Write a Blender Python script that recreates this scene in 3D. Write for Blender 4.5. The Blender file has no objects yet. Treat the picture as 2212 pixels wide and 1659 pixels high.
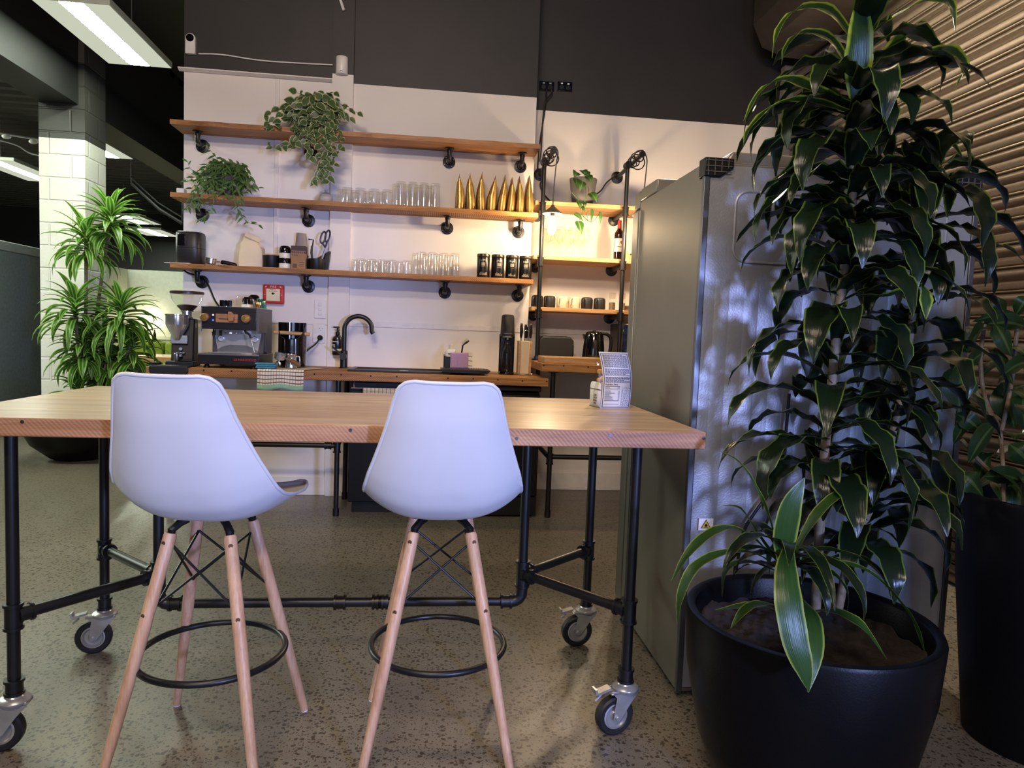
import bpy, bmesh, math, random
from mathutils import Vector as V, Matrix as M3, Euler
C = bpy.context.scene.collection
PI = math.pi
rnd = random.Random(7)

# ------------------------------------------------------------------ camera
F_PX, CX, CY, EYE = 1520.0, 1106.0, 829.5, 1.25
def cam_rows(yaw, pitch, roll):
    cy, sy, cp, sp, cr, sr = math.cos(yaw), math.sin(yaw), math.cos(pitch), math.sin(pitch), math.cos(roll), math.sin(roll)
    fw = V((-sy*cp, cy*cp, -sp)); r = V((cy, sy, 0)); d = fw.cross(r)
    return cr*r + sr*d, -sr*r + cr*d, fw
AX, AY, AZ = cam_rows(*[math.radians(a) for a in (-6.62, 4.07, -2.13)])
cd = bpy.data.cameras.new('camera'); cam = bpy.data.objects.new('camera', cd); C.objects.link(cam)
cd.sensor_fit = 'HORIZONTAL'; cd.sensor_width = 36; cd.lens = F_PX/2212*36; cd.clip_start = .05; cd.clip_end = 100
m = M3.Identity(4)
for i in range(3):
    m[i][0] = AX[i]; m[i][1] = -AY[i]; m[i][2] = -AZ[i]
m.translation = V((0, 0, EYE)); cam.matrix_world = m
bpy.context.scene.camera = cam

def ray(x, y): return AX*((x-CX)/F_PX) + AY*((y-CY)/F_PX) + AZ
def py(x, y, Y):
    d = ray(x, y); return V((0, 0, EYE)) + d*(Y/d.y)
def pz(x, y, Z):
    d = ray(x, y); return V((0, 0, EYE)) + d*((Z-EYE)/d.z)
def px(x, y, X):
    d = ray(x, y); return V((0, 0, EYE)) + d*(X/d.x)

# ------------------------------------------------------------------ world, lights, exposure
sc = bpy.context.scene
sc.view_settings.view_transform = 'Standard'; sc.view_settings.look = 'None'
sc.view_settings.exposure = 0.0; sc.view_settings.gamma = 1.0; sc.view_settings.use_curve_mapping = False
sc.cycles.use_denoising = True
sc.cycles.max_bounces = 8; sc.cycles.transparent_max_bounces = 24
sc.cycles.sample_clamp_indirect = 4.0
w = bpy.data.worlds.new('world'); sc.world = w; w.use_nodes = True
w.node_tree.nodes['Background'].inputs[0].default_value = (.62, .66, .78, 1)
w.node_tree.nodes['Background'].inputs[1].default_value = .05

def area(name, loc, aim, sx, sy, power, col):
    l = bpy.data.lights.new(name, 'AREA'); l.shape = 'RECTANGLE'; l.size = sx; l.size_y = sy
    l.energy = power; l.color = col
    o = bpy.data.objects.new(name, l); C.objects.link(o); o.location = loc
    o.rotation_euler = (V(aim)-V(loc)).to_track_quat('-Z', 'Y').to_euler()
    return o
def spot(name, loc, aim, ang, power, col, r=.05, blend=.6):
    l = bpy.data.lights.new(name, 'SPOT'); l.energy = power; l.color = col; l.spot_size = math.radians(ang)
    l.spot_blend = blend; l.shadow_soft_size = r
    o = bpy.data.objects.new(name, l); C.objects.link(o); o.location = loc
    o.rotation_euler = (V(aim)-V(loc)).to_track_quat('-Z', 'Y').to_euler()
    return o
WARM = (1.0, .79, .60)
# daylight through the window behind the camera, to the right
area('window_daylight', (1.75, -2.2, 1.35), (.9, 2.3, 1.0), .55, .75, 60, (.30, .47, 1.0))
spot('window_shaft', (2.15, -2.6, 1.45), (.22, 2.2, .93), 30, 860, (.38, .46, 1.0), .17, .6)
area('cool_fill_left', (-1.2, -3.2, 1.5), (-.4, 3, .9), 1.6, 1.2, 30, (.52, .62, 1.0))  # cool fill lamp added at the left, no window of its own
# rows of ceiling fittings over the room, behind and above the camera
area('ceiling_row_near', (-.5, .9, 3.75), (-.5, 4.6, 1.2), 1.3, .25, 45, (1.0, .80, .62))
area('ceiling_row_back', (-.6, -1.7, 3.75), (-.5, 5.3, 2.2), 1.3, .25, 118, (1.0, .80, .62))
# unseen spots added for warm highlights on the shutter
spot('shutter_highlight_spot', (1.75, 5.25, 3.3), (2.8, 2.8, 1.7), 90, 520, (1.0, .86, .68), .04)
spot('shutter_fill_high', (2.05, 3.2, 4.1), (2.8, 2.4, 1.6), 100, 30, (1.0, .82, .58), .04)
# fluorescent light of the open office on the left
area('office_light', (-9.6, 9.5, 3.6), (-9.0, 9.5, 0), 2.0, 5.0, 900, (.90, 1.0, .82))
area('office_row_near', (-4.7, 4.4, 3.6), (-4.4, 4.6, 0), .3, 1.3, 150, (.90, 1.0, .80))

# ------------------------------------------------------------------ materials
def lin(c):
    def f(u):
        u /= 255.0
        return u/12.92 if u <= .04045 else ((u+.055)/1.055)**2.4
    return (f(c[0]), f(c[1]), f(c[2]), 1)
def nt(name):
    mt = bpy.data.materials.new(name); mt.use_nodes = True
    n = mt.node_tree; return mt, n, n.nodes['Principled BSDF']
def N(n, t, **kw):
    q = n.nodes.new(t)
    for k, v in kw.items():
        if k.startswith('i_'): q.inputs[k[2:].replace('_', ' ')].default_value = v
        else: setattr(q, k, v)
    return q
def ramp(n, fac, stops, interp='LINEAR'):
    r = n.nodes.new('ShaderNodeValToRGB'); r.color_ramp.interpolation = interp
    e = r.color_ramp.elements
    while len(e) < len(stops): e.new(.5)
    for el, (p, c) in zip(e, stops): el.position = p; el.color = c
    if fac is not None: n.links.new(fac, r.inputs[0])
    return r
def mixc(n, fac, a, b, mode='MIX'):
    q = n.nodes.new('ShaderNodeMix'); q.data_type = 'RGBA'; q.blend_type = mode
    for s, v in ((0, fac), (6, a), (7, b)):
        if hasattr(v, 'links') or hasattr(v, 'is_linked'): n.links.new(v, q.inputs[s])
        else: q.inputs[s].default_value = v
    return q.outputs[2]
def coords(n, kind='Object', scale=(1, 1, 1), rot=(0, 0, 0)):
    t = n.nodes.new('ShaderNodeTexCoord'); mp = n.nodes.new('ShaderNodeMapping')
    mp.inputs['Scale'].default_value = scale; mp.inputs['Rotation'].default_value = rot
    n.links.new(t.outputs[kind], mp.inputs[0]); return mp.outputs[0]
def bump(n, b, h, strength=.3, dist=.01):
    q = n.nodes.new('ShaderNodeBump'); q.inputs['Strength'].default_value = strength; q.inputs['Distance'].default_value = dist
    n.links.new(h, q.inputs['Height']); n.links.new(q.outputs[0], b.inputs['Normal']); return q
MATS = {}
def mat(name, col, rough=.5, metal=0.0, var=.06, vs=14, bmp=0.0, bs=120, emit=0, coat=0, spec=None):
    """plain procedural finish: base colour with a little noise, optional fine bump"""
    if name in MATS: return MATS[name]
    mt, n, b = nt(name); c = lin(col)
    b.inputs['Roughness'].default_value = rough; b.inputs['Metallic'].default_value = metal
    if coat: b.inputs['Coat Weight'].default_value = coat
    if spec is not None: b.inputs['Specular IOR Level'].default_value = spec
    co = coords(n)
    nz = N(n, 'ShaderNodeTexNoise', i_Scale=vs, i_Detail=3.0); n.links.new(co, nz.inputs['Vector'])
    lo = tuple(max(0, u*(1-var)) for u in c[:3])+(1,); hi = tuple(u*(1+var) for u in c[:3])+(1,)
    n.links.new(ramp(n, nz.outputs[0], ((.3, lo), (.7, hi))).outputs[0], b.inputs['Base Color'])
    if bmp:
        n2 = N(n, 'ShaderNodeTexNoise', i_Scale=bs, i_Detail=2.0); n.links.new(co, n2.inputs['Vector'])
        bump(n, b, n2.outputs[0], bmp, .004)
    if emit:
        b.inputs['Emission Color'].default_value = c; b.inputs['Emission Strength'].default_value = emit
    MATS[name] = mt; return mt

def wood(name, dark, mid, light, axis=0, rough=.45, saw=0.0, planks=0, fine=1.0, sawang=.9):
    """planed or rough sawn timber with grain along one axis; saw = diagonal saw marks"""
    if name in MATS: return MATS[name]
    mt, n, b = nt(name)
    s = [9*fine, 9*fine, 9*fine]; s[axis] = .7*fine
    co = coords(n, 'Object', tuple(s))
    n1 = N(n, 'ShaderNodeTexNoise', i_Scale=2.2, i_Detail=6.0, i_Distortion=1.6); n.links.new(co, n1.inputs['Vector'])
    s2 = [60, 60, 60]; s2[axis] = 3
    co2 = coords(n, 'Object', tuple(s2)); n2 = N(n, 'ShaderNodeTexNoise', i_Scale=3.0, i_Detail=3.0); n.links.new(co2, n2.inputs['Vector'])
    base = ramp(n, n1.outputs[0], ((.28, lin(dark)), (.5, lin(mid)), (.72, lin(light)))).outputs[0]
    g = ramp(n, n2.outputs[0], ((.35, (.72, .70, .68, 1)), (.6, (1, 1, 1, 1)))).outputs[0]
    col = mixc(n, .55, base, g, 'MULTIPLY')
    if planks:
        sp = N(n, 'ShaderNodeSeparateXYZ'); n.links.new(coords(n), sp.inputs[0])
        d = N(n, 'ShaderNodeMath', operation='DIVIDE'); n.links.new(sp.outputs[1], d.inputs[0]); d.inputs[1].default_value = planks
        fl = N(n, 'ShaderNodeMath', operation='FLOOR'); n.links.new(d.outputs[0], fl.inputs[0])
        wn = N(n, 'ShaderNodeTexWhiteNoise', noise_dimensions='1D'); n.links.new(fl.outputs[0], wn.inputs['W'])
        tint = ramp(n, wn.outputs[0], ((0, (.80, .74, .70, 1)), (.5, (1, 1, 1, 1)), (1, (1.12, 1.08, 1.0, 1)))).outputs[0]
        col = mixc(n, .8, col, tint, 'MULTIPLY')
    if saw:
        co3 = coords(n, 'Object', (1, 1, 1), (0, sawang, 0))
        wv = N(n, 'ShaderNodeTexWave', i_Scale=34.0, i_Distortion=2.5, i_Detail=2.0); wv.inputs['Detail Scale'].default_value = .6
        n.links.new(co3, wv.inputs[0])
        msk = N(n, 'ShaderNodeTexNoise', i_Scale=5.0); n.links.new(coords(n), msk.inputs['Vector'])
        mk = ramp(n, msk.outputs[0], ((.35, (.25, .25, .25, 1)), (.65, (1, 1, 1, 1)))).outputs[0]
        sw = ramp(n, wv.outputs[0], ((.0, (1-.55*saw,)*3+(1,)), (.45, (1, 1, 1, 1)))).outputs[0]
        col = mixc(n, mk, col, mixc(n, 1.0, col, sw, 'MULTIPLY'))
        bump(n, b, wv.outputs[0], .35*saw, .006)
    else: bump(n, b, n2.outputs[0], .12, .003)
    n.links.new(col, b.inputs['Base Color']); b.inputs['Roughness'].default_value = rough
    MATS[name] = mt; return mt

def mat_floor():
    mt, n, b = nt('polished_concrete'); co = coords(n)
    big = N(n, 'ShaderNodeTexNoise', i_Scale=.9, i_Detail=4.0); n.links.new(co, big.inputs['Vector'])
    base = ramp(n, big.outputs[0], ((.3, lin((108, 101, 88))), (.7, lin((127, 119, 105))))).outputs[0]
    # dark aggregate chips of two sizes, pale sand between
    wob = N(n, 'ShaderNodeTexNoise', i_Scale=40.0); n.links.new(co, wob.inputs['Vector'])
    vm = N(n, 'ShaderNodeVectorMath', operation='SCALE'); vm.inputs[3].default_value = .02; n.links.new(wob.outputs[1], vm.inputs[0])
    ad = N(n, 'ShaderNodeVectorMath', operation='ADD'); n.links.new(co, ad.inputs[0]); n.links.new(vm.outputs[0], ad.inputs[1])
    for sc_, th, dk in ((58.0, .22, (66, 58, 48)), (125.0, .22, (76, 67, 57))):
        vo = N(n, 'ShaderNodeTexVoronoi', i_Scale=sc_); n.links.new(ad.outputs[0], vo.inputs['Vector'])
        cr = N(n, 'ShaderNodeSeparateColor'); n.links.new(vo.outputs['Color'], cr.inputs[0])
        on = ramp(n, cr.outputs[0], ((.50, (0, 0, 0, 1)), (.52, (1, 1, 1, 1)))).outputs[0]
        dd = ramp(n, vo.outputs['Distance'], ((th+.10, (1, 1, 1, 1)), (th+.22, (0, 0, 0, 1)))).outputs[0]
        base = mixc(n, mixc(n, 1.0, on, dd, 'MULTIPLY'), base, lin(dk))
    fine = N(n, 'ShaderNodeTexNoise', i_Scale=220.0, i_Detail=2.0); n.links.new(co, fine.inputs['Vector'])
    base = mixc(n, .35, base, ramp(n, fine.outputs[0], ((.35, (.7, .68, .65, 1)), (.65, (1.1, 1.1, 1.1, 1)))).outputs[0], 'MULTIPLY')
    n.links.new(base, b.inputs['Base Color'])
    n.links.new(ramp(n, big.outputs[0], ((.3, (.30,)*3+(1,)), (.7, (.42,)*3+(1,)))).outputs[0], b.inputs['Roughness'])
    bump(n, b, fine.outputs[0], .08, .003)
    return mt
def mat_wall(name, zcut, white=(228, 221, 214)):
    """white paint below a dark painted band that starts at a fixed height"""
    mt, n, b = nt(name); co = coords(n)
    sp = N(n, 'ShaderNodeSeparateXYZ'); n.links.new(co, sp.inputs[0])
    gt = N(n, 'ShaderNodeMath', operation='GREATER_THAN'); n.links.new(sp.outputs[2], gt.inputs[0]); gt.inputs[1].default_value = zcut
    nz = N(n, 'ShaderNodeTexNoise', i_Scale=3.0, i_Detail=4.0); n.links.new(co, nz.inputs['Vector'])
    a = ramp(n, nz.outputs[0], ((.3, lin(tuple(c-5 for c in white))), (.7, lin(white)))).outputs[0]
    k = ramp(n, nz.outputs[0], ((.3, lin((36, 34, 34))), (.7, lin((42, 39, 39))))).outputs[0]
    n.links.new(mixc(n, gt.outputs[0], a, k), b.inputs['Base Color']); b.inputs['Roughness'].default_value = .55
    f = N(n, 'ShaderNodeTexNoise', i_Scale=160.0); n.links.new(co, f.inputs['Vector']); bump(n, b, f.outputs[0], .06, .003)
    return mt
def mat_blocks(zcut):
    mt, n, b = nt('painted_blocks'); co = coords(n)
    sp = N(n, 'ShaderNodeSeparateXYZ'); n.links.new(co, sp.inputs[0])
    sm = N(n, 'ShaderNodeMath', operation='ADD'); n.links.new(sp.outputs[0], sm.inputs[0]); n.links.new(sp.outputs[1], sm.inputs[1])
    cb = N(n, 'ShaderNodeCombineXYZ'); n.links.new(sm.outputs[0], cb.inputs[0]); n.links.new(sp.outputs[2], cb.inputs[1])
    br = N(n, 'ShaderNodeTexBrick', i_Scale=1.0); br.offset = .5
    br.inputs['Brick Width'].default_value = .40; br.inputs['Row Height'].default_value = .214; br.inputs['Mortar Size'].default_value = .006
    br.inputs['Color1'].default_value = (1, 1, 1, 1); br.inputs['Color2'].default_value = (1, 1, 1, 1); br.inputs['Mortar'].default_value = (0, 0, 0, 1)
    n.links.new(cb.outputs[0], br.inputs['Vector'])
    gt = N(n, 'ShaderNodeMath', operation='GREATER_THAN'); n.links.new(sp.outputs[2], gt.inputs[0]); gt.inputs[1].default_value = zcut
    nz = N(n, 'ShaderNodeTexNoise', i_Scale=60.0); n.links.new(co, nz.inputs['Vector'])
    a = ramp(n, nz.outputs[0], ((.3, lin((218, 216, 206))), (.7, lin((226, 224, 214))))).outputs[0]
    n.links.new(mixc(n, gt.outputs[0], a, lin((62, 61, 58))), b.inputs['Base Color']); b.inputs['Roughness'].default_value = .5
    br.inputs['Mortar Size'].default_value = .011; br.inputs['Mortar Smooth'].default_value = .6
    mx = mixc(n, .06, br.outputs[0], nz.outputs[1]); bump(n, b, mx, .6, .02)
    return mt
def mat_leaf(name, core, edge, cut, mid=None, rough=.3, soft=.03, trans=.25):
    """leaf blade: u runs across the blade, so the pale margin or stripe follows the leaf"""
    if name in MATS: return MATS[name]
    mt, n, b = nt(name)
    t = N(n, 'ShaderNodeTexCoord'); sp = N(n, 'ShaderNodeSeparateXYZ'); n.links.new(t.outputs['UV'], sp.inputs[0])
    s = N(n, 'ShaderNodeMath', operation='SUBTRACT'); n.links.new(sp.outputs[0], s.inputs[0]); s.inputs[1].default_value = .5
    ab = N(n, 'ShaderNodeMath', operation='ABSOLUTE'); n.links.new(s.outputs[0], ab.inputs[0])
    stretch = N(n, 'ShaderNodeMapping'); stretch.inputs['Scale'].default_value = (26, 1.5, 1); n.links.new(t.outputs['UV'], stretch.inputs[0])
    nz = N(n, 'ShaderNodeTexNoise', i_Scale=1.0, i_Detail=3.0); n.links.new(stretch.outputs[0], nz.inputs['Vector'])
    st = []
    if mid: st += [(.0, lin(mid)), (.05, lin(mid)), (.09, lin(core))]
    else: st += [(.0, lin(core))]
    st += [(max(.1, cut-soft), lin(core)), (cut+soft, lin(edge))]
    col = ramp(n, ab.outputs[0], st).outputs[0]
    col = mixc(n, .5, col, ramp(n, nz.outputs[0], ((.3, (.62, .66, .6, 1)), (.7, (1.15, 1.15, 1.1, 1)))).outputs[0], 'MULTIPLY')
    n.links.new(col, b.inputs['Base Color']); b.inputs['Roughness'].default_value = rough
    bump(n, b, nz.outputs[0], .25, .004)
    tr = N(n, 'ShaderNodeBsdfTranslucent'); n.links.new(col, tr.inputs[0])
    mx = N(n, 'ShaderNodeMixShader'); mx.inputs[0].default_value = trans
    n.links.new(b.outputs[0], mx.inputs[1]); n.links.new(tr.outputs[0], mx.inputs[2])
    n.links.new(mx.outputs[0], n.nodes['Material Output'].inputs[0])
    MATS[name] = mt; return mt
def mat_glass(name, tint=(.97, .98, .97), edge=(.55, .55, .53), refl=1.0):
    """thin clear glass: fresnel reflection over a clear body that darkens at grazing edges"""
    if name in MATS: return MATS[name]
    mt, n, b = nt(name); n.nodes.remove(b)
    lw = N(n, 'ShaderNodeLayerWeight'); lw.inputs[0].default_value = .35
    r = ramp(n, lw.outputs['Facing'], ((.55, tuple(tint)+(1,)), (.98, tuple(edge)+(1,))))
    tr = N(n, 'ShaderNodeBsdfTransparent'); n.links.new(r.outputs[0], tr.inputs[0])
    gl = N(n, 'ShaderNodeBsdfGlossy'); gl.inputs['Roughness'].default_value = .05
    fr = ramp(n, lw.outputs['Facing'], ((.0, (.04,)*3+(1,)), (.6, (.08,)*3+(1,)), (1, (.55,)*3+(1,))))
    mu = N(n, 'ShaderNodeMath', operation='MULTIPLY'); n.links.new(fr.outputs[0], mu.inputs[0]); mu.inputs[1].default_value = refl
    mx = N(n, 'ShaderNodeMixShader'); n.links.new(mu.outputs[0], mx.inputs[0]); n.links.new(tr.outputs[0], mx.inputs[1]); n.links.new(gl.outputs[0], mx.inputs[2])
    n.links.new(mx.outputs[0], n.nodes['Material Output'].inputs[0]); MATS[name] = mt; return mt

BLK = mat('black_powder_coat', (17, 17, 18), .38, .0, spec=.5)
BLKM = mat('black_satin_plastic', (14, 13, 13), .45, spec=.35)
BLKG = mat('black_gloss', (10, 10, 11), .12, coat=.6)
MATTE = mat('charcoal_matte', (38, 37, 37), .6)
STEEL = mat('polished_steel', (212, 210, 206), .18, .85, var=.03)
BRUSH = mat('brushed_steel', (172, 170, 165), .32, 1.0, var=.06, vs=40)
ZINC = mat('zinc_plated_steel', (178, 178, 176), .30, .6, var=.1, vs=25)
WHT = mat('white_plastic', (226, 222, 216), .35)
WPAINT = mat('white_trim_paint', (222, 216, 211), .5)
DARKP = mat('dark_ceiling_paint', (34, 33, 33), .7)
PAPER = mat('white_paper', (228, 226, 222), .7)
W_SHELF = wood('rimu_shelf_wood', (116, 72, 34), (158, 104, 54), (184, 128, 72), 0, .5)
W_SAW = wood('rough_sawn_edge', (126, 80, 38), (170, 114, 58), (198, 142, 82), 0, .55, saw=.6)
W_TOP = wood('table_top_wood', (176, 140, 104), (204, 170, 132), (220, 190, 154), 0, .30, planks=.333)
W_FRONT = wood('table_edge_wood', (144, 98, 66), (172, 124, 86), (192, 146, 108), 0, .5, saw=.36, sawang=.75)
W_PALE = wood('pale_shelf_wood', (168, 124, 78), (196, 152, 102), (212, 172, 122), 0, .5, saw=.2)
W_BEECH = wood('beech_leg_wood', (186, 142, 108), (206, 162, 126), (218, 178, 144), 2, .42)
W_SMALL = wood('light_timber', (170, 128, 84), (196, 152, 104), (210, 170, 122), 0, .45)
GLASS = mat_glass('clear_glass', (.985, .985, .98), (.60, .59, .56))
SOIL = mat('potting_soil', (38, 29, 23), .95, var=.4, vs=60, bmp=1.0, bs=60)
STEM = mat('cane_bark', (120, 104, 82), .7, var=.3, vs=50, bmp=.4, bs=40)
STEMG = mat('green_stem', (96, 118, 62), .55, var=.15)

# ------------------------------------------------------------------ mesh building
class MB:
    def __init__(s): s.v = []; s.f = []; s.mi = []; s.uv = []
    def add(s, vs, fs, mi=0, uvs=None):
        o = len(s.v); s.v += [tuple(v) for v in vs]
        s.uv += list(uvs) if uvs else [(0, 0)]*len(vs)
        for f in fs: s.f.append([o+i for i in f]); s.mi.append(mi)
    def box(s, x0, x1, y0, y1, z0, z1, mi=0, mis=None, R=None, c=None):
        vs = [V((x, y, z)) for z in (z0, z1) for y in (y0, y1) for x in (x0, x1)]
        if R is not None:
            c = V(c) if c is not None else V(((x0+x1)/2, (y0+y1)/2, (z0+z1)/2))
            vs = [c + R @ (v-c) for v in vs]
        fs = [(0, 2, 3, 1), (4, 5, 7, 6), (0, 1, 5, 4), (2, 6, 7, 3), (0, 4, 6, 2), (1, 3, 7, 5)]   # bottom, top, front(-y), back, left, right
        o = len(s.v); s.v += [tuple(v) for v in vs]; s.uv += [(0, 0)]*8
        for k, f in enumerate(fs): s.f.append([o+i for i in f]); s.mi.append(mis[k] if mis else mi)
    def tube(s, pts, r, n=8, mi=0, closed=False, caps=True):
        pts = [V(p) for p in pts]; L = len(pts); rs = r if isinstance(r, (list, tuple)) else [r]*L
        ts = []
        for i in range(L):
            a = pts[(i-1) % L] if (closed or i) else pts[i]; b = pts[(i+1) % L] if (closed or i < L-1) else pts[i]
            ts.append((b-a).normalized())
        u = ts[0].orthogonal().normalized(); vs = []
        for i in range(L):
            u = (u - ts[i]*u.dot(ts[i]))
            u = u.normalized() if u.length > 1e-6 else ts[i].orthogonal().normalized()
            w_ = ts[i].cross(u)
            for k in range(n):
                a = 2*PI*k/n; vs.append(pts[i] + (u*math.cos(a) + w_*math.sin(a))*rs[i])
        fs = []
        for i in range(L if closed else L-1):
            j = (i+1) % L
            for k in range(n): fs.append((i*n+k, i*n+(k+1) % n, j*n+(k+1) % n, j*n+k))
        if caps and not closed: fs += [tuple(range(n-1, -1, -1)), tuple((L-1)*n+k for k in range(n))]
        s.add(vs, fs, mi)
    def cyl(s, p0, p1, r0, r1=None, n=20, mi=0): s.tube([p0, p1], [r0, r0 if r1 is None else r1], n, mi)
    def lathe(s, prof, c=(0, 0, 0), n=28, mi=0, axis='z', sq=None):
        """revolve (radius, height) pairs; sq = exponent for a rounded-square section"""
        vs = []; c = V(c)
        for r, h in prof:
            for k in range(n):
                a = 2*PI*k/n; ca, sa = math.cos(a), math.sin(a)
                if sq: ca, sa = math.copysign(abs(ca)**sq, ca), math.copysign(abs(sa)**sq, sa)
                p = V((r*ca, r*sa, h))
                if axis == 'y': p = V((p.x, -p.z, p.y))
                elif axis == 'x': p = V((p.z, p.x, p.y))
                vs.append(c+p)
        fs = []
        L = len(prof)
        for i in range(L-1):
            for k in range(n): fs.append((i*n+k, i*n+(k+1) % n, (i+1)*n+(k+1) % n, (i+1)*n+k))
        if prof[0][0] > 1e-5: fs.append(tuple(range(n-1, -1, -1)))
        if prof[-1][0] > 1e-5: fs.append(tuple((L-1)*n+k for k in range(n)))
        s.add(vs, fs, mi)
    def prism(s, poly, a, b, axis='y', mi=0):
        """extrude a 2D outline: axis y -> (x,z) outline, x -> (y,z), z -> (x,y)"""
        def P(p, t): return {'y': (p[0], t, p[1]), 'x': (t, p[0], p[1]), 'z': (p[0], p[1], t)}[axis]
        n = len(poly); vs = [P(p, a) for p in poly]+[P(p, b) for p in poly]
        fs = [tuple(range(n)), tuple(range(2*n-1, n-1, -1))]+[(i, (i+1) % n, n+(i+1) % n, n+i) for i in range(n)]
        s.add(vs, fs, mi)
    def ball(s, c, r, n=14, mi=0, sc=(1, 1, 1)):
        vs = []; m_ = n//2
        for i in range(m_+1):
            t = PI*i/m_
            for k in range(n):
                a = 2*PI*k/n; vs.append((c[0]+r*sc[0]*math.sin(t)*math.cos(a), c[1]+r*sc[1]*math.sin(t)*math.sin(a), c[2]+r*sc[2]*math.cos(t)))
        s.add(vs, [(i*n+k, i*n+(k+1) % n, (i+1)*n+(k+1) % n, (i+1)*n+k) for i in range(m_) for k in range(n)], mi)
    def grid(s, fn, nu, nv, mi=0):
        vs = []; uv = []
        for j in range(nv+1):
            for i in range(nu+1): vs.append(fn(i/nu, j/nv)); uv.append((i/nu, j/nv))
        s.add(vs, [(j*(nu+1)+i, j*(nu+1)+i+1, (j+1)*(nu+1)+i+1, (j+1)*(nu+1)+i) for j in range(nv) for i in range(nu)], mi, uv)
    def blade(s, pts, W, prof, fold=.25, side=None, mi=0, wave=0.0, seed=0):
        """leaf blade along a 3D midrib; prof = list of half-width fractions along it"""
        pts = [V(p) for p in pts]; L = len(pts); vs = []; uv = []; rr = random.Random(seed)
        ph = rr.random()*6
        for i in range(L):
            t = (pts[min(i+1, L-1)]-pts[max(i-1, 0)]).normalized()
            if side is None:
                sd = t.cross(V((0, 0, 1)))
                sd = sd.normalized() if sd.length > .15 else (V(getattr(s, '_sd', (1, 0, 0))))
            else: sd = V(side); sd = (sd-t*sd.dot(t)).normalized()
            s._sd = tuple(sd)
            nrm = sd.cross(t).normalized()
            f = i/(L-1)*(len(prof)-1); k = min(int(f), len(prof)-2); h = (prof[k]*(k+1-f)+prof[k+1]*(f-k))*W
            for q, u in ((-1, 0), (-.5, .25), (0, .5), (.5, .75), (1, 1)):
                lift = abs(q)*h*fold + (wave*h*math.sin(ph+i*1.9+q*2) if abs(q) == 1 else 0)
                vs.append(pts[i]+sd*(h*q)+nrm*lift); uv.append((u, i/(L-1)))
        s.add(vs, [(i*5+k, i*5+k+1, (i+1)*5+k+1, (i+1)*5+k) for i in range(L-1) for k in range(4)], mi, uv)
    def build(s, name, mats, parent=None, smooth=35, bevel=0, seg=2, loc=None, rot=None, solid=0, sub=0, recalc=True):
        me = bpy.data.meshes.new(name); me.from_pydata(s.v, [], s.f)
        mats = mats if isinstance(mats, (list, tuple)) else [mats]
        for q in mats: me.materials.append(q)
        me.polygons.foreach_set('material_index', s.mi)
        ul = me.uv_layers.new(name='UVMap')
        idx = [0]*len(me.loops); me.loops.foreach_get('vertex_index', idx)
        ul.data.foreach_set('uv', [c for i in idx for c in s.uv[i]])
        if recalc:
            bm = bmesh.new(); bm.from_mesh(me); bmesh.ops.recalc_face_normals(bm, faces=bm.faces); bm.to_mesh(me); bm.free()
        if smooth:
            me.polygons.foreach_set('use_smooth', [True]*len(me.polygons))
            if smooth < 180: me.set_sharp_from_angle(angle=math.radians(smooth))
        o = bpy.data.objects.new(name, me); C.objects.link(o)
        if parent: o.parent = parent
        if loc is not None: o.location = loc
        if rot is not None: o.rotation_euler = rot
        if solid:
            q = o.modifiers.new('solid', 'SOLIDIFY'); q.thickness = solid; q.offset = 0
        if bevel:
            q = o.modifiers.new('bevel', 'BEVEL'); q.width = bevel; q.segments = seg; q.limit_method = 'ANGLE'; q.angle_limit = math.radians(40)
        if sub:
            q = o.modifiers.new('sub', 'SUBSURF'); q.levels = sub; q.render_levels = sub
        return o
def tag(o, label, cat, group=None):
    o['label'] = label; o['category'] = cat
    if group: o['group'] = group
    return o
def thing(name, label, cat, loc=(0, 0, 0), rz=0, group=None):
    o = bpy.data.objects.new(name, None); C.objects.link(o); o.empty_display_size = .1
    o.location = loc; o.rotation_euler = (0, 0, rz); return tag(o, label, cat, group)
def struct(o): o['kind'] = 'structure'; return o
def one(name, mb, mats, label, cat, group=None, **kw): return tag(mb.build(name, mats, **kw), label, cat, group)
def dup(root, loc, rz=None, label=None):
    r = root.copy(); C.objects.link(r); r.location = loc
    if rz is not None: r.rotation_euler = (0, 0, rz)
    if label: r['label'] = label
    for ch in list(root.children):
        c = ch.copy(); C.objects.link(c); c.parent = r
        for g in list(ch.children):
            d = g.copy(); C.objects.link(d); d.parent = c
    return r
def text(name, body, size, mt, parent, loc, rot=(PI/2, 0, 0), align='CENTER', ext=.0004, sx=1.0, bold=0):
    cu = bpy.data.curves.new(name, 'FONT'); cu.body = body; cu.size = size; cu.align_x = align; cu.align_y = 'CENTER'; cu.extrude = ext
    cu.offset = bold; cu.space_line = .95
    t = bpy.data.objects.new(name, cu); C.objects.link(t)
    bpy.context.view_layer.update()
    me = bpy.data.meshes.new_from_object(t.evaluated_get(bpy.context.evaluated_depsgraph_get()))
    bpy.data.objects.remove(t); me.materials.clear(); me.materials.append(mt)
    o = bpy.data.objects.new(name, me); C.objects.link(o); o.parent = parent; o.location = loc; o.rotation_euler = rot; o.scale = (sx, 1, 1)
    return o
def catmull(P, n=6):
    P = [V(p) for p in P]; P = [P[0]*2-P[1]]+P+[P[-1]*2-P[-2]]; out = []
    for i in range(1, len(P)-2):
        for k in range(n):
            t = k/n; a, b, c, d = P[i-1], P[i], P[i+1], P[i+2]
            out.append(.5*((2*b)+(c-a)*t+(2*a-5*b+4*c-d)*t*t+(3*b-a-3*c+d)*t**3))
    out.append(P[-2]); return out
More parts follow.
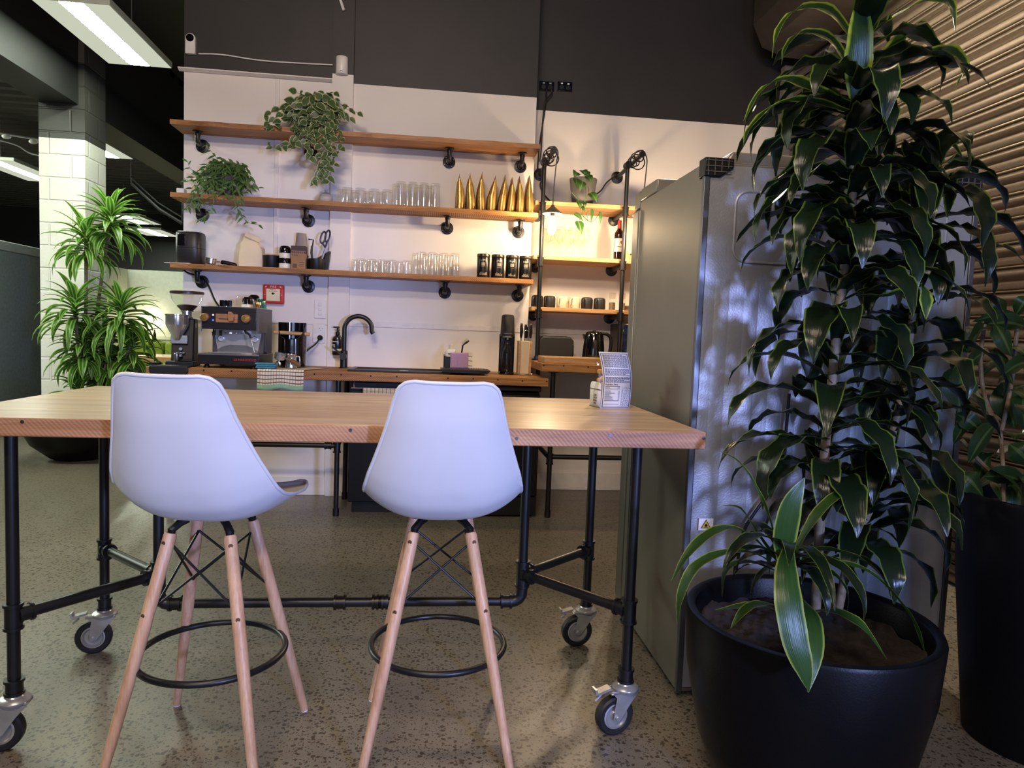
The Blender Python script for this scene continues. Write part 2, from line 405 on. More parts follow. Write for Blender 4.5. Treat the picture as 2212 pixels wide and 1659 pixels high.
def arc(c, r, a0, a1, n, plane='xz', off=0):
    out = []
    for i in range(n+1):
        a = a0+(a1-a0)*i/n; p, q = r*math.cos(a), r*math.sin(a)
        out.append(V(c)+V({'xz': (p, 0, q), 'xy': (p, q, 0), 'yz': (0, p, q)}[plane]))
    return out
# ================================================================== SETTING
YW, YA, XR, XL, ZP = 5.30, 5.58, .72, -1.775, 3.0      # kitchen wall, alcove wall, its corner, its left end, paint line
WALLM = mat_wall('two_tone_wall_paint', ZP)
b = MB(); b.box(-16, 6, -6, 24, -.05, 0); struct(b.build('floor', mat_floor()))
b = MB(); b.box(XL, XR, YW, YW+.28, 0, 4.45); struct(b.build('wall_back', WALLM))
b = MB(); b.box(XR, 3.1, YA, YA+.12, 0, 4.45); struct(b.build('wall_alcove', WALLM))
b = MB(); b.box(3.0, 3.1, -6, YA, 0, 4.45); struct(b.build('wall_right', DARKP))
b = MB(); b.box(-3.38, 6, -6, 24, 4.45, 4.5)
rib = [(-16, 0)]
y = 4.0
b2 = []
prof = []
while y < 24: prof += [(y, 4.42), (y+.12, 4.42), (y+.16, 4.34), (y+.28, 4.34)]; y += .32
poly = prof+[(24.2, 4.5), (3.9, 4.5)]
b.prism(poly, -16, -3.38, 'x'); struct(b.build('ceiling', mat('ribbed_ceiling_paint', (50, 49, 48), .6), smooth=0))
b = MB(); b.box(-3.735, -3.38, -2, 23, 3.26, 4.42); struct(b.build('beam', mat('black_beam_paint', (24, 24, 23), .6)))
b = MB(); b.box(-3.735, -3.325, 7.25, 7.68, 0, 4.42); struct(b.build('column', mat_blocks(2.935)))
# white lining boards on the kitchen wall
p0 = py(715, 400, YW).x; p1 = py(760, 400, YW).x
b = MB(); b.box(p0, p1, YW-.03, YW, 0, 4.45); struct(b.build('trim_1', mat_wall('two_tone_post_paint', 3.05)))
c0 = py(597, 400, YW).x
b = MB(); b.box(c0-.014, c0+.014, YW-.012, YW, 1.62, 2.99); struct(b.build('trim_2', WPAINT, bevel=.002))
b = MB(); b.box(p1, XR, YW-.007, YW, 1.262, 1.302); struct(b.build('trim_3', WPAINT, bevel=.003))
b = MB(); b.box(XL, p0, YW-.007, YW, 1.262, 1.275); struct(b.build('trim_4', WPAINT, bevel=.003))
b = MB(); b.prism([(YW, 2.994), (YW-.012, 2.994), (YW-.038, 3.006), (YW-.038, 3.014), (YW, 3.014)], XL-.03, p0, 'x'); struct(b.build('trim_5', WPAINT, smooth=0))
b = MB(); b.box(XR, 2.7, YA-.007, YA, 1.262, 1.302); struct(b.build('trim_6', WPAINT, bevel=.003))
b = MB(); b.box(XL, XR+.012, YW-.012, YW, 0, .14); struct(b.build('baseboard_back', WPAINT, bevel=.003))
b = MB(); b.box(XR+.012, 2.75, YA-.012, YA, 0, .14); struct(b.build('baseboard_alcove', WPAINT, bevel=.003))
# open office behind the column
OFFW = mat('office_wall_paint', (222, 226, 214), .6)
b = MB(); b.box(-6.5, 2, 16, 16.15, 0, 2.32); struct(b.build('wall_far', OFFW))
b = MB(); b.box(-6.65, -6.5, 8.5, 16.15, 0, 2.32); struct(b.build('wall_left', OFFW))
b = MB(); b.box(-16, 6, 22, 22.1, 0, 4.45); struct(b.build('wall_hall_end', DARKP))
b = MB(); b.box(-16.1, -16, -6, 22.1, 0, 4.45); struct(b.build('wall_hall_left', DARKP))
b = MB(); b.box(-6.49, 2, 15.97, 16, .84, .93); struct(b.build('trim_7', OFFW, bevel=.01))

# roller shutter on the right wall
sh = thing('door_1', 'closed steel roller shutter with horizontal ribs on the right wall', 'roller shutter'); struct(sh)
SHM = mat('galvanised_shutter_steel', (140, 127, 108), .25, 1.0, var=.12, vs=60, bmp=.05, bs=300)
b = MB(); prof = []; z = .02; P = .118
while z < 3.62:
    prof += [(2.784, z), (2.779, z+P*.05), (2.778, z+P*.30), (2.781, z+P*.36), (2.786, z+P*.41)]
    for q in range(1, 10):
        t = q/9; prof.append((2.786-.026*math.sin(PI*t)**.85, z+(.41+.43*t)*P))
    prof += [(2.800, z+P*.865), (2.800, z+P*.885), (2.777, z+P*.90), (2.775, z+P*.95), (2.800, z+P*.96), (2.800, z+P*.985)]
    z += P
vs = [(x, yy, zz) for yy in (-3.0, 5.43) for x, zz in prof]; n_ = len(prof)
b.add(vs, [(i, i+1, n_+i+1, n_+i) for i in range(n_-1)])
b.build('curtain', SHM, sh, recalc=False, smooth=50, solid=.002)
b = MB(); b.prism([(2.40, 4.2), (2.36, 4.0), (2.36, 3.66), (2.44, 3.50), (2.62, 3.44), (2.99, 3.44), (2.99, 4.2)], -3.0, 5.3, 'y'); b.build('hood', mat('shutter_hood_steel', (92, 86, 80), .45, .6, var=.1), sh, smooth=20)
b = MB(); b.box(2.70, 2.80, 5.43, 5.50, 0, 3.44); b.build('guide_rail', mat('guide_steel', (170, 166, 160), .4, .7), sh, bevel=.004)

# ================================================================== CEILING LIGHTS
def glow(name, col, e):
    mt, n, bb = nt(name); n.nodes.remove(bb); em = n.nodes.new('ShaderNodeEmission')
    em.inputs[0].default_value = col+(1,); em.inputs[1].default_value = e
    n.links.new(em.outputs[0], n.nodes['Material Output'].inputs[0]); return mt
LITE = glow('fluorescent_diffuser', (.90, 1.0, .82), 90)
WING = glow('wing_bounce_glow', (.80, .84, .66), .72)  # emission stands in for lamp light bounced onto the wings
PANEL = mat('light_fitting_white', (206, 212, 196), .4)
def ceil_light(x, y, z, w_, l, label, e=LITE):
    t = thing('ceiling_light', label, 'ceiling light', (x, y, z), 0, 'fluorescent ceiling lights')
    b = MB(); b.box(-w_/2, w_/2, -l/2, l/2, 0, .055); b.build('housing', PANEL, t, bevel=.006)
    for s in (-1, 1):
        b = MB(); b.box(*sorted((s*w_*.17, s*(w_/2-.008))), -l/2+.01, l/2-.01, -.003, .0); b.build('wing_panel', WING, t)
    for s in (-1, 1):
        b = MB(); b.box(*sorted((s*.004, s*w_*.145)), -l/2+.02, l/2-.02, -.004, .0); b.build('diffuser', e, t)
    for s in (-1, 1):
        b = MB(); b.cyl((0, s*l*.35, .055), (0, s*l*.35, .82), .003, n=6); b.build('wire', ZINC, t)
ceil_light(-2.755, 6.43, 3.6, .565, 1.29, 'large white fluorescent panel light nearest the kitchen wall, upper left')
ceil_light(-6.75, 12.57, 3.6, .66, 1.6, 'fluorescent panel light seen left of the block column')
ceil_light(-4.70, 10.46, 3.6, .56, 1.3, 'fluorescent panel light just right of the column behind the beam')
ceil_light(-7.1, 17.75, 3.6, .85, 1.3, 'distant fluorescent light above the tallest rosette of the striped plant')
ceil_light(-7.5, 20.1, 3.6, .9, 1.4, 'farthest fluorescent light, low by the end of the shelves')

# ================================================================== FIXINGS ON THE WALLS
p = py(414, 97, YW)
t = thing('security_camera', 'white upright security camera on the black wall at upper left', 'camera', (p.x, YW-.0, p.z))
b = MB()
outl = [(-.033, -.07), (.033, -.07)]+[(.033*math.cos(a), .035+.033*math.sin(a)) for a in [PI*i/10 for i in range(11)]]
b.prism(outl, -.035, 0, 'y'); b.build('body', WHT, t, bevel=.005)
b = MB(); b.cyl((0, -.039, .035), (0, -.033, .035), .026, n=24); b.build('lens', BLKG, t)
p = py(740, 147, YW)
t = thing('motion_sensor', 'white rounded sensor on top of the wall post', 'sensor', (p.x, YW-.03, p.z))
b = MB(); b.lathe([(.04, -.06), (.043, -.055), (.043, .055), (.04, .06)], n=24); b.build('body', WHT, t, loc=(0, -.008, 0))
b = MB(); b.ball((0, -.05, -.045), .004); b.build('indicator', BLKG, t)
a = py(430, 117, YW); m_ = py(560, 131, YW); d = py(728, 142, YW); cpts = catmull([a+V((0, -.008, 0)), py(480, 119, YW)+V((0, -.008, 0)), m_+V((0, -.008, 0)), py(640, 137, YW)+V((0, -.008, 0)), d+V((.0, -.012, 0))])
b = MB(); b.tube(cpts, .005); one('cable', b, WHT, 'white cable running from the security camera to the sensor', 'cable')
a = py(733, -6, YW); d = py(744, 28, YW)
b = MB(); b.tube([a+V((0, -.045, 0)), d+V((0, -.045, 0))], .010); b.tube([py(741, -6, YW)+V((0, -.045, 0)), py(745, 6, YW)+V((0, -.045, 0))], .008); one('conduit', b, WHT, 'pale conduit stub high on the black post', 'conduit')
def socket_black(x, y, label):
    p = py(x, y, YA); t = thing('wall_socket', label, 'socket', (p.x, YA, p.z), 0, 'black sockets on the dark wall')
    b = MB(); b.box(-.058, .058, -.012, 0, -.037, .037); b.build('plate', BLKG, t, bevel=.004)
    for s in (-1, 1):
        b = MB(); b.box(s*.026-.008, s*.026+.008, -.015, -.011, .016, .026); b.build('switch', WHT if x > 1200 else ZINC, t)
        b = MB(); b.cyl((s*.026, -.014, -.008), (s*.026, -.011, -.008), .017); b.build('outlet', BLKM, t)
    return t
socket_black(1181, 187, 'black double socket by the wall corner with a cord plugged in')
socket_black(1220, 188, 'black double socket on the dark wall, the right one of two')
for nm, pts, lab in (('lamp_cord', [(1180, 195), (1176, 240), (1168, 290), (1163, 330), (1160, 372)], 'thick black cord hanging down the wall corner from the socket'),
                     ('lamp_cord', [(1186, 192), (1190, 205), (1176, 225), (1170, 270), (1167, 325), (1164, 352)], 'thin black cord drooping from the right side of the corner socket'),
                     ('lamp_cord', [(1172, 388), (1165, 402), (1172, 420), (1186, 436), (1193, 437)], 'black cord loop behind the left pipe post just above the shelf')):
    b = MB(); b.tube(catmull([py(x, y, YA)+V((0, -.018 if 'thick' in lab else -.045, 0)) for x, y in pts], 5), .006); one('lamp_cord', b, BLK, lab, 'cord')

# fire alarm call point, switches, socket
p = py(593, 636, YW)
t = thing('fire_alarm', 'red fire alarm call point with a cream centre on the white wall', 'fire alarm', (p.x, YW, p.z))
RED = mat('alarm_red', (196, 38, 36), .4)
b = MB(); b.box(-.072, .072, -.045, 0, -.068, .068); b.build('case', RED, t, bevel=.009, seg=3)
CREAM = mat('cream_panel', (226, 212, 174), .5)
b = MB(); b.box(-.048, .048, -.049, -.044, -.050, .038); b.build('panel', CREAM, t, bevel=.002)
b = MB(); b.ball((0, -.048, .004), .0095, sc=(1.2, .5, .8)); b.build('button', BLKG, t)
text('lettering', 'FIRE', .021, WHT, t, (0, -.0455, .052), sx=1.15)
text('lettering', 'Press To\nSound Alarm', .011, BLKM, t, (0, -.0495, .026))
for s in (-1, 1):
    b = MB(); b.cyl((s*.059, -.047, -.005), (s*.059, -.044, -.005), .004); b.build('screw', ZINC, t)
    b = MB(); b.prism([(s*.046, .060), (s*.046, .049), (s*.06, .047)], -.0462, -.0445, 'y'); b.build('emblem', WHT, t)
p = py(692, 668, YW)
t = thing('light_switch', 'white wall switch plate with three rockers above the power socket', 'light switch', (p.x, YW, p.z))
b = MB(); b.box(-.043, .043, -.010, 0, -.066, .066); b.build('plate', WHT, t, bevel=.003)
for k in (-1, 0, 1):
    b = MB(); b.box(-.013, .013, -.014, -.009, k*.033-.011, k*.033+.011); b.build('rocker', WPAINT, t, bevel=.002)
p = py(689, 721, YW)
t = thing('power_socket', 'white double power socket above the counter with a black plug in it', 'socket', (p.x, YW, p.z))
b = MB(); b.box(-.043, .043, -.010, 0, -.067, .067); b.build('plate', WHT, t, bevel=.003)
for k in (1, -1):
    for a_, dx, dz in ((.5, -.006, .010), (-.5, .012, .010), (0, .003, -.004)):
        b = MB(); b.box(-.0013, .0013, -.0005, .0005, -.005, .005, R=M3.Rotation(a_, 3, 'Y')); b.build('slot', BLKM, t, loc=(.012+dx, -.0105, k*.030+dz))
    b = MB(); b.box(-.034, -.018, -.013, -.009, k*.032-.004, k*.032+.004); b.build('switch', WPAINT, t)
p2 = p + V((.012, -.012, -.028))
t = thing('power_plug', 'black plug and cord in the lower outlet of the white socket', 'plug', p2)
b = MB(); b.lathe([(.018, 0), (.020, .008), (.017, .026), (.009, .034)], c=(0, 0, 0), axis='y', n=18)
for i in range(len(b.v)): b.v[i] = (b.v[i][0], -abs(b.v[i][1]), b.v[i][2])
b.build('plug', BLKM, t)
e = py(640, 785, YW-.12)-p2
b = MB(); b.tube(catmull([(0, -.02, -.005), (-.03, -.035, -.05), (e.x*.6, -.06, e.z*.55), (e.x*.95, -.03, e.z*.95), (e.x*1.9, -.02, e.z*1.03)]), .0055); b.build('cord', BLKM, t)

# ================================================================== OPEN OFFICE THINGS
GRN = mat('lime_velvet', (150, 168, 64), .85, var=.2, vs=6)
t = thing('bench_seat', 'lime green upholstered bench along the far white wall', 'bench', (-5.2, 15.3, 0))
for k, (x0, x1) in enumerate(((-1.2, -.42), (-.38, .9), (.94, 2.1))):
    b = MB(); b.box(x0, x1, .25, .55, .3, .80); b.build('backrest', GRN, t, bevel=.05, seg=3)
b = MB(); b.box(-1.2, 2.1, -.4, .3, .15, .42); b.build('seat', GRN, t, bevel=.05, seg=3)
for x in (-1.05, 1.95):
    b = MB(); b.cyl((x, -.3, 0), (x, -.3, .16), .03); b.build('leg', BLK, t)
p = pz(336, 768, .74)
t = thing('timber_table', 'pale timber table with dark legs in front of the green bench', 'table', (p.x, p.y, 0))
b = MB(); b.box(-.2, 1.9, -.35, .5, .66, .74); b.build('tabletop', W_SMALL, t, bevel=.01)
for x in (-.1, 1.8):
    for yy in (-.27, .42):
        b = MB(); b.box(x-.03, x+.03, yy-.03, yy+.03, 0, .66); b.build('leg', BLK, t)
p = py(325, 691, 15.9)
t = thing('wall_lamp', 'small glowing wall lamp over the green bench', 'lamp', (p.x, 15.95, p.z))
b = MB(); b.ball((0, -.15, 0), .08); b.build('bulb', glow('office_lamp', (1, .86, .55), 45), t)
b = MB(); b.tube([(0, 0, 0), (0, -.1, 0)], .02); b.lathe([(.05, 0), (.05, .02)], c=(0, .02, 0), axis='y'); b.build('bracket', BLK, t)
p = py(336, 722, 15.75)
b = MB(); b.lathe([(.03, 0), (.03, .16), (.012, .22), (.012, .26)], n=14); one('bottle', b, BLKM, 'small dark bottle standing on the back of the green bench', 'bottle', loc=(p.x, 15.7, .80))
GREY = mat('grey_metal_cabinet', (104, 114, 112), .5, .2)
t = thing('filing_cabinet', 'low grey metal cabinet half hidden behind the striped potted plant', 'cabinet', (-3.95, 8.8, 0))
b = MB(); b.box(-.42, .38, -.2, .3, 0, .86); b.build('body', GREY, t, bevel=.008)
for k in range(3):
    b = MB(); b.box(-.40, .36, -.215, -.2, .06+k*.27, .31+k*.27); d_ = b.build('drawer', GREY, t, bevel=.005)
    b = MB(); b.box(-.12, .12, -.235, -.215, .22+k*.27, .235+k*.27); b.build('handle', ZINC, d_)
FELT = mat('grey_felt', (112, 124, 122), .9, var=.12, vs=30, bmp=.5, bs=200)
t = thing('office_partition', 'grey felt partition screen standing left of the block column', 'partition', (-4.55, 7.6, 0))
b = MB(); b.box(-.03, .03, -1.6, 1.35, .06, 1.93); b.build('panel', FELT, t, bevel=.01)
b = MB(); b.box(-.04, .04, -1.6, 1.36, 1.93, 2.03); b.build('top_rail', mat('pale_rail', (150, 160, 154), .5), t, bevel=.01)
for yy in (-1.2, 1.0):
    b = MB(); b.box(-.2, .2, yy-.03, yy+.03, 0, .06); b.build('foot', GREY, t)
for pts, lab in (([(0, 288), (80, 301), (94, 305)], 'white cable with junction fittings under the dark ceiling, far left'), ):
    q = [py(x, y, 9.6) for x, y in pts]
    t = thing('ceiling_cable', lab, 'cable'); b = MB(); b.tube(q, .012); b.build('cable', ZINC, t)
    for x, y in ((14, 295), (72, 306)):
        b = MB(); b.ball(py(x, y, 9.55), .05, sc=(1.1, .6, .6)); b.build('junction', WHT, t)
b = MB(); b.tube(catmull([py(-5, 302, 9.9), py(36, 314, 9.9), py(62, 330, 9.9), py(86, 337, 9.9)]), .008); one('loose_cable', b, ZINC, 'thin loose cable drooping below the junction fittings, far left', 'cable')
q = [py(x, y, 12) for x, y in ((284, 395), (310, 420), (345, 452), (394, 482))]
b = MB(); b.tube(q, .03); b.tube([v+V((0, -.05, .09)) for v in q], .014); [b.cyl(v, V((v.x, v.y, 4.42)), .01, n=6) for v in q[::3]]; one('cable_tray', b, BLKM, 'dark cable tray hanging under the ceiling behind the shelves', 'cable tray')
# ================================================================== TALL TABLE
TZ = .98
t = thing('bar_table', 'long timber bar table on a black pipe frame with castors, two white stools before it', 'table', (-.26, 2.48, 0))
ox, oy = .26, -2.48
b = MB(); b.box(-1.335+ox, .816+ox, 1.99+oy, 2.99+oy, .929, TZ, mis=[1, 0, 1, 1, 1, 1]); b.build('tabletop', [W_TOP, W_FRONT], t, bevel=.003)
SCREW = mat('screw_head', (92, 92, 100), .35, .9)
for xp, yp in ((48, 911), (757, 929), (1116, 947), (1318, 941), (1520, 946)):
    p = py(xp, yp, 1.99); b = MB(); b.lathe([(.003, -.004), (.0048, -.002), (.0048, .0015)], c=(p.x+ox, p.y+oy-.0, p.z), axis='y', n=12); b.build('screw', SCREW, t)
def collar(b, p, d, r=.0225, l=.022):
    d = V(d).normalized(); p = V(p); b.cyl(p-d*l, p+d*l, r, n=16); b.cyl(p-d*(l+.002), p-d*(l-.006), r+.004, n=16); b.cyl(p+d*(l-.006), p+d*(l+.002), r+.004, n=16)
PR = .0168
RUB = mat('black_rubber', (20, 20, 21), .55)
def caster(parent, x, y, ang):
    R = M3.Rotation(ang, 3, 'Z')
    def W(px_, py_, pz_): return R @ V((px_, py_, pz_)) + V((x, y, 0))
    def conv(b): b.v = [tuple(W(*v)) for v in b.v]; return b
    b = MB(); b.cyl((0, 0, .14), (0, 0, .20), .013, n=14); b.lathe([(.030, .140), (.041, .143), (.043, .150), (.036, .157), (.026, .160), (.020, .168), (.012, .170)], n=24)
    for s in (-1, 1):
        b.prism([(-.060, .148), (.040, .148), (.040, .138), (.012, .105), (-.022, .055), (-.036, .048), (-.048, .055), (-.046, .085), (-.040, .125)], s*.0215-.0015, s*.0215+.0015, 'y')
        b.cyl((-.036, s*.022, .0625), (-.036, s*.030, .0625), .0085, n=6)
    b.box(-.060, .040, -.023, .023, .138, .1425)
    c = conv(b).build('caster', ZINC, parent, bevel=.001)
    b = MB(); pr = [(.040, -.012), (.044, -.0165), (.056, -.017), (.0615, -.012), (.0625, 0), (.0615, .012), (.056, .017), (.044, .0165), (.040, .012), (.040, -.012)]
    b.lathe(pr, c=(-.036, 0, .0625), axis='y', n=36); conv(b).build('tyre', RUB, c)
    b = MB(); b.lathe([(.0, -.010), (.014, -.012), (.018, -.006), (.030, -.006), (.036, -.014), (.041, -.013), (.041, .013), (.036, .014), (.030, .006), (.018, .006), (.014, .012), (0, .010)], c=(-.036, 0, .0625), axis='y', n=30); conv(b).build('wheel_rim', ZINC, c)
    b = MB(); b.prism([(-.058, .150), (-.095, .140), (-.110, .142), (-.112, .158), (-.106, .159), (-.103, .147), (-.090, .150), (-.058, .158)], -.014, .014, 'y'); b.cyl((-.105, 0, .118), (-.085, 0, .135), .004, n=8); conv(b).build('brake_pedal', ZINC, c)
LEGS = [(.641, 2.10), (.652, 2.725), (-1.163, 2.10), (-1.19, 2.725)]
ca = [.25, .12, .1, .18]
for (x, y), an in zip(LEGS, ca):
    X, Y = x+ox, y+oy; b = MB(); b.cyl((X, Y, .165), (X, Y, .93), PR, n=18); collar(b, (X, Y, .395), (0, 0, 1), l=.036); collar(b, (X, Y, .188), (0, 0, 1), l=.02); b.lathe([(.042, .921), (.042, .93)], c=(X, Y, 0))
    b.build('leg', BLK, t); caster(t, X, Y, an)
for cx_, ends in ((.345, LEGS[:2]), (-.89, LEGS[2:])):
    X, Y = cx_+ox, 2.43+oy
    s = 1 if cx_ < 0 else -1
    b = MB(); b.cyl((X, Y, .335), (X, Y, .93), PR, n=18); collar(b, (X, Y, .40), (0, 0, 1), l=.045); b.tube([(X, Y, .35)]+[(X+s*(.035-.035*math.cos(a)), Y, .335-.035*math.sin(a)) for a in (.3, .8, 1.2, 1.5)]+[(X+s*.05, Y, .30)], .0215, 14)
    b.build('centre_post', BLK, t)
    for ex, ey in ends:
        b = MB(); a, e = V((X, Y, .40)), V((ex+ox, ey+oy, .395)); b.cyl(a, e, PR, n=16); dd = (e-a).normalized(); collar(b, e-dd*.03, dd, l=.018); collar(b, a+dd*.03, dd, l=.018); b.build('brace_pipe', BLK, t)
b = MB(); Y = 2.43+oy; b.cyl((.30+ox, Y, .30), (-.845+ox, Y, .30), PR, n=18)
for xx in (.29, -.835, -.145, -.29, -.16): collar(b, (xx+ox, Y, .30), (1, 0, 0), l=.018)
b.build('stretcher', BLK, t)

# ================================================================== BAR STOOLS
SHELL = mat('white_moulded_plastic', (216, 216, 219), .42, var=.015)
def make_stool():
    t = thing('bar_stool', 'white shell bar stool on beech legs at the right, square on to the table', 'stool', (0, 0, 0), 0, 'white bar stools at the timber table')
    prof = [(-.300, 1.116, .088, .008), (-.298, 1.111, .112, .013), (-.294, 1.095, .130, .020), (-.286, 1.060, .142, .030), (-.273, 1.00, .156, .041), (-.255, .94, .173, .052),
            (-.234, .875, .193, .062), (-.208, .810, .212, .072), (-.172, .752, .223, .080), (-.118, .712, .229, .082), (-.05, .694, .231, .078), (.03, .694, .230, .066), (.10, .704, .228, .05), (.155, .722, .220, .034), (.198, .738, .205, .022), (.222, .742, .180, .014), (.234, .738, .15, .008)]
    n = len(prof)-1; nrms = []
    for k in range(n+1):
        k0, k1 = max(0, k-2), min(n, k+2)
        ty, tz = prof[k1][0]-prof[k0][0], prof[k1][1]-prof[k0][1]; L = math.hypot(ty, tz); nrms.append((-tz/L, ty/L))
    def fn(u, v):
        f = v*n; k = min(int(f), n-1); g = f-k
        q = [prof[k][i]*(1-g)+prof[k+1][i]*g for i in range(4)]
        s = (u-.5)*2
        ny, nz = (nrms[k][i]*(1-g)+nrms[k+1][i]*g for i in (0, 1))     # towards the sitter
        e = q[3]*abs(s)**2.6
        return (q[2]*math.copysign(abs(s)**.92, s), q[0]+abs(ny)*e, q[1]+max(nz, 0)*e*1.05)
    b = MB(); b.grid(fn, 20, n*2); sh = b.build('seat_shell', SHELL, t, recalc=False, smooth=180, solid=.006, sub=1)
    rim = [fn(0, i/60) for i in range(61)]+[fn(i/16, 1) for i in range(1, 16)]+[fn(1, 1-i/60) for i in range(61)]+[fn(1-i/16, 0) for i in range(1, 16)]
    b = MB(); b.tube(rim, .0055, 8, closed=True); b.build('rim', SHELL, sh, smooth=180)
    def leg_pt(sx, sy, z):
        f = 1-(z/.668); return V((sx*(.082+.128*f), sy*(.082+.132*f), z))
    for sx in (-1, 1):
        for sy in (-1, 1):
            a, m_, e = leg_pt(sx, sy, .664), leg_pt(sx, sy, .35), leg_pt(sx, sy, .006)
            b = MB(); b.tube([a+(m_-a)*0, a+(e-a)*.01, m_, e], [.0145, .0175, .0175, .0125], 18); lg = b.build('leg', W_BEECH, t)
            b = MB(); b.cyl(e+V((0, 0, -.006)), e+V((0, 0, .004)), .011); b.build('foot_pad', WHT, lg)
            b = MB()
            for z in (.640, .448):
                c = leg_pt(sx, sy, z); d = V((sx*.35, -1 if sy < 0 else 1, 0)).normalized(); b.cyl(c+d*.0155, c+d*.0185, .006, n=12)
            b.build('bolt', mat('bronze_bolt', (120, 92, 68), .4, .6), lg)
            b = MB(); c = leg_pt(sx, sy, .672); b.tube([leg_pt(sx, sy, .64)+V((-sx*.004, -sy*.004, 0)), c, V((sx*.066, sy*.066, .688)), V((sx*.05, sy*.05, .695))], [.008, .012, .011, .010], 10); b.build('bracket', BLKM, t)
    for pts in (((-1, -1), (1, -1)), ((-1, 1), (1, 1)), ((-1, -1), (-1, 1)), ((1, -1), (1, 1))):
        for k in (0, 1):
            A, B = pts if k == 0 else pts[::-1]
            a, e = leg_pt(*A, .625), leg_pt(*B, .465)
            a.x *= .86; a.y *= .86; e.x *= .9; e.y *= .9
            off = V((0, 0, 0)); 
            b = MB(); b.cyl(a, e, .0036, n=8); b.cyl(a, a+(leg_pt(*A, .625)-a), .006, n=8); b.cyl(e, e+(leg_pt(*B, .465)-e), .006, n=8); b.build('cross_rod', BLK, t)
    b = MB(); b.tube([(.203*math.cos(2*PI*i/48), .203*math.sin(2*PI*i/48), .292) for i in range(48)], .0095, 10, closed=True)
    b.build('foot_ring', BLK, t, smooth=180)
    return t
stool = make_stool(); stool.location = (.046, 2.115, 0); stool.rotation_euler = (0, 0, .01)
dup(stool, (-.612, 2.085, 0), -.125, 'white shell bar stool at the left, turned a little so its seat edge shows')

# ================================================================== STEEL FRIDGE
FSIDE = mat('fridge_side_steel', (128, 123, 113), .40, .5, var=.06, vs=5, bmp=.03, bs=260)
FBACK = mat('galvanised_back_sheet', (150, 152, 158), .42, .4, var=.06, vs=18, bmp=.18, bs=150)
FX0, FX1, FY0, FY1, FZ = .888, 1.874, 2.29, 3.14, 1.845
t = thing('upright_fridge', 'tall stainless upright fridge with its ribbed back turned to the tall plant', 'fridge', ((FX0+FX1)/2, (FY0+FY1)/2, 0))
dx, dy = -(FX0+FX1)/2, -(FY0+FY1)/2
b = MB(); b.box(FX0+dx, FX1+dx, FY0+.012+dy, FY1-.10+dy, .02, FZ); body = b.build('cabinet', FSIDE, t, bevel=.004)
b = MB(); b.box(FX0-.004+dx, FX1+.004+dx, FY1-.092+dy, FY1+dy, .05, FZ-.03); b.build('door', FSIDE, t, bevel=.008)
b = MB(); b.box(FX0+.016+dx, FX1-.016+dx, FY0+.004+dy, FY0+.014+dy, .04, FZ-.01)
for k in range(9):
    x = FX0+.05+k*(FX1-FX0-.1)/8.5+dx; b.prism([(x, FY0+.005+dy), (x+.010, FY0+.0028+dy), (x+.050, FY0+.0028+dy), (x+.060, FY0+.005+dy)], .06, 1.46, 'z')
b.build('back_panel', FBACK, t, smooth=20)
def rrect(x0, x1, z0, z1, r, y, n=6):
    out = []
    for cx_, cz_, a0 in ((x1-r, z1-r, 0), (x0+r, z1-r, PI/2), (x0+r, z0+r, PI), (x1-r, z0+r, 1.5*PI)):
        out += [(cx_+r*math.cos(a0+PI/2*i/n), y, cz_+r*math.sin(a0+PI/2*i/n)) for i in range(n+1)]
    return out
b = MB(); b.tube(rrect(FX0+.11+dx, FX1-.11+dx, 1.52, 1.755, .045, FY0+.005+dy), .005, 8, closed=True); b.build('pressed_frame', FBACK, t)
for x0, x1 in ((FX0-.006, FX0+.014), (FX1-.014, FX1+.006)):
    b = MB(); b.box(x0+dx, x1+dx, FY0+dy, FY0+.02+dy, .02, FZ-.045); b.build('edge_strip', mat('edge_steel', (104, 106, 112), .4, .8), t, bevel=.002)
for s, x in ((1, FX0-.008), (-1, FX1+.008)):
    b = MB(); X = x+dx; b.prism([(X, FZ+.012), (X, FZ-.05), (X+s*.055, FZ-.05), (X+s*.10, FZ-.018), (X+s*.10, FZ+.012)], FY0-.006+dy, FY0+.05+dy, 'y')
    vc = b.build('corner_cap', BLKM, t, bevel=.003)
    b = MB()
    for i in range(4):
        b.box(*sorted((X+s*(.010+i*.023), X+s*(.012+i*.023))), FY0-.009+dy, FY0-.005+dy, FZ-.046+max(0, i-1)*.012, FZ+.008)
    for j in range(3): b.box(*sorted((X+s*.004, X+s*.094)), FY0-.009+dy, FY0-.005+dy, FZ-.035+j*.018, FZ-.033+j*.018)
    b.build('vent_grid', mat('vent_grey', (92, 90, 92), .5), vc)
b = MB(); b.prism([(FX0+.07+dx, FZ), (FX0+.10+dx, FZ+.045), (FX1-.25+dx, FZ+.045), (FX1-.22+dx, FZ)], FY0+.03+dy, FY0+.50+dy, 'y'); b.build('top_cover', FSIDE, t, bevel=.008)
b = MB(); b.box(FX0+dx, FX0+.30+dx, FY1-.32+dy, FY1-.10+dy, FZ, FZ+.055); b.build('hinge_cover', FSIDE, t, bevel=.006)
b = MB(); b.box(FX0+.0+dx, FX0+.12+dx, FY1-.095+dy, FY1-.01+dy, FZ-.028, FZ+.05); b.build('hinge_cover', FSIDE, t, bevel=.006)
p = py(1525, 1133, FY0-.004)
b = MB(); X, Z = p.x+dx, p.z; b.box(X-.026, X+.026, FY0-.0035+dy, FY0-.002+dy, Z-.021, Z+.021); st = b.build('warning_sticker', PAPER, t, bevel=0)
tri = lambda r, y0, y1, bb: bb.prism([(X+r*math.cos(a), Z-.003+r*math.sin(a)) for a in (PI/2, PI/2+2*PI/3, PI/2+4*PI/3)], y0, y1, 'y')
b = MB(); tri(.021, FY0-.0042+dy, FY0-.0034+dy, b); b.build('triangle_border', BLKM, st)
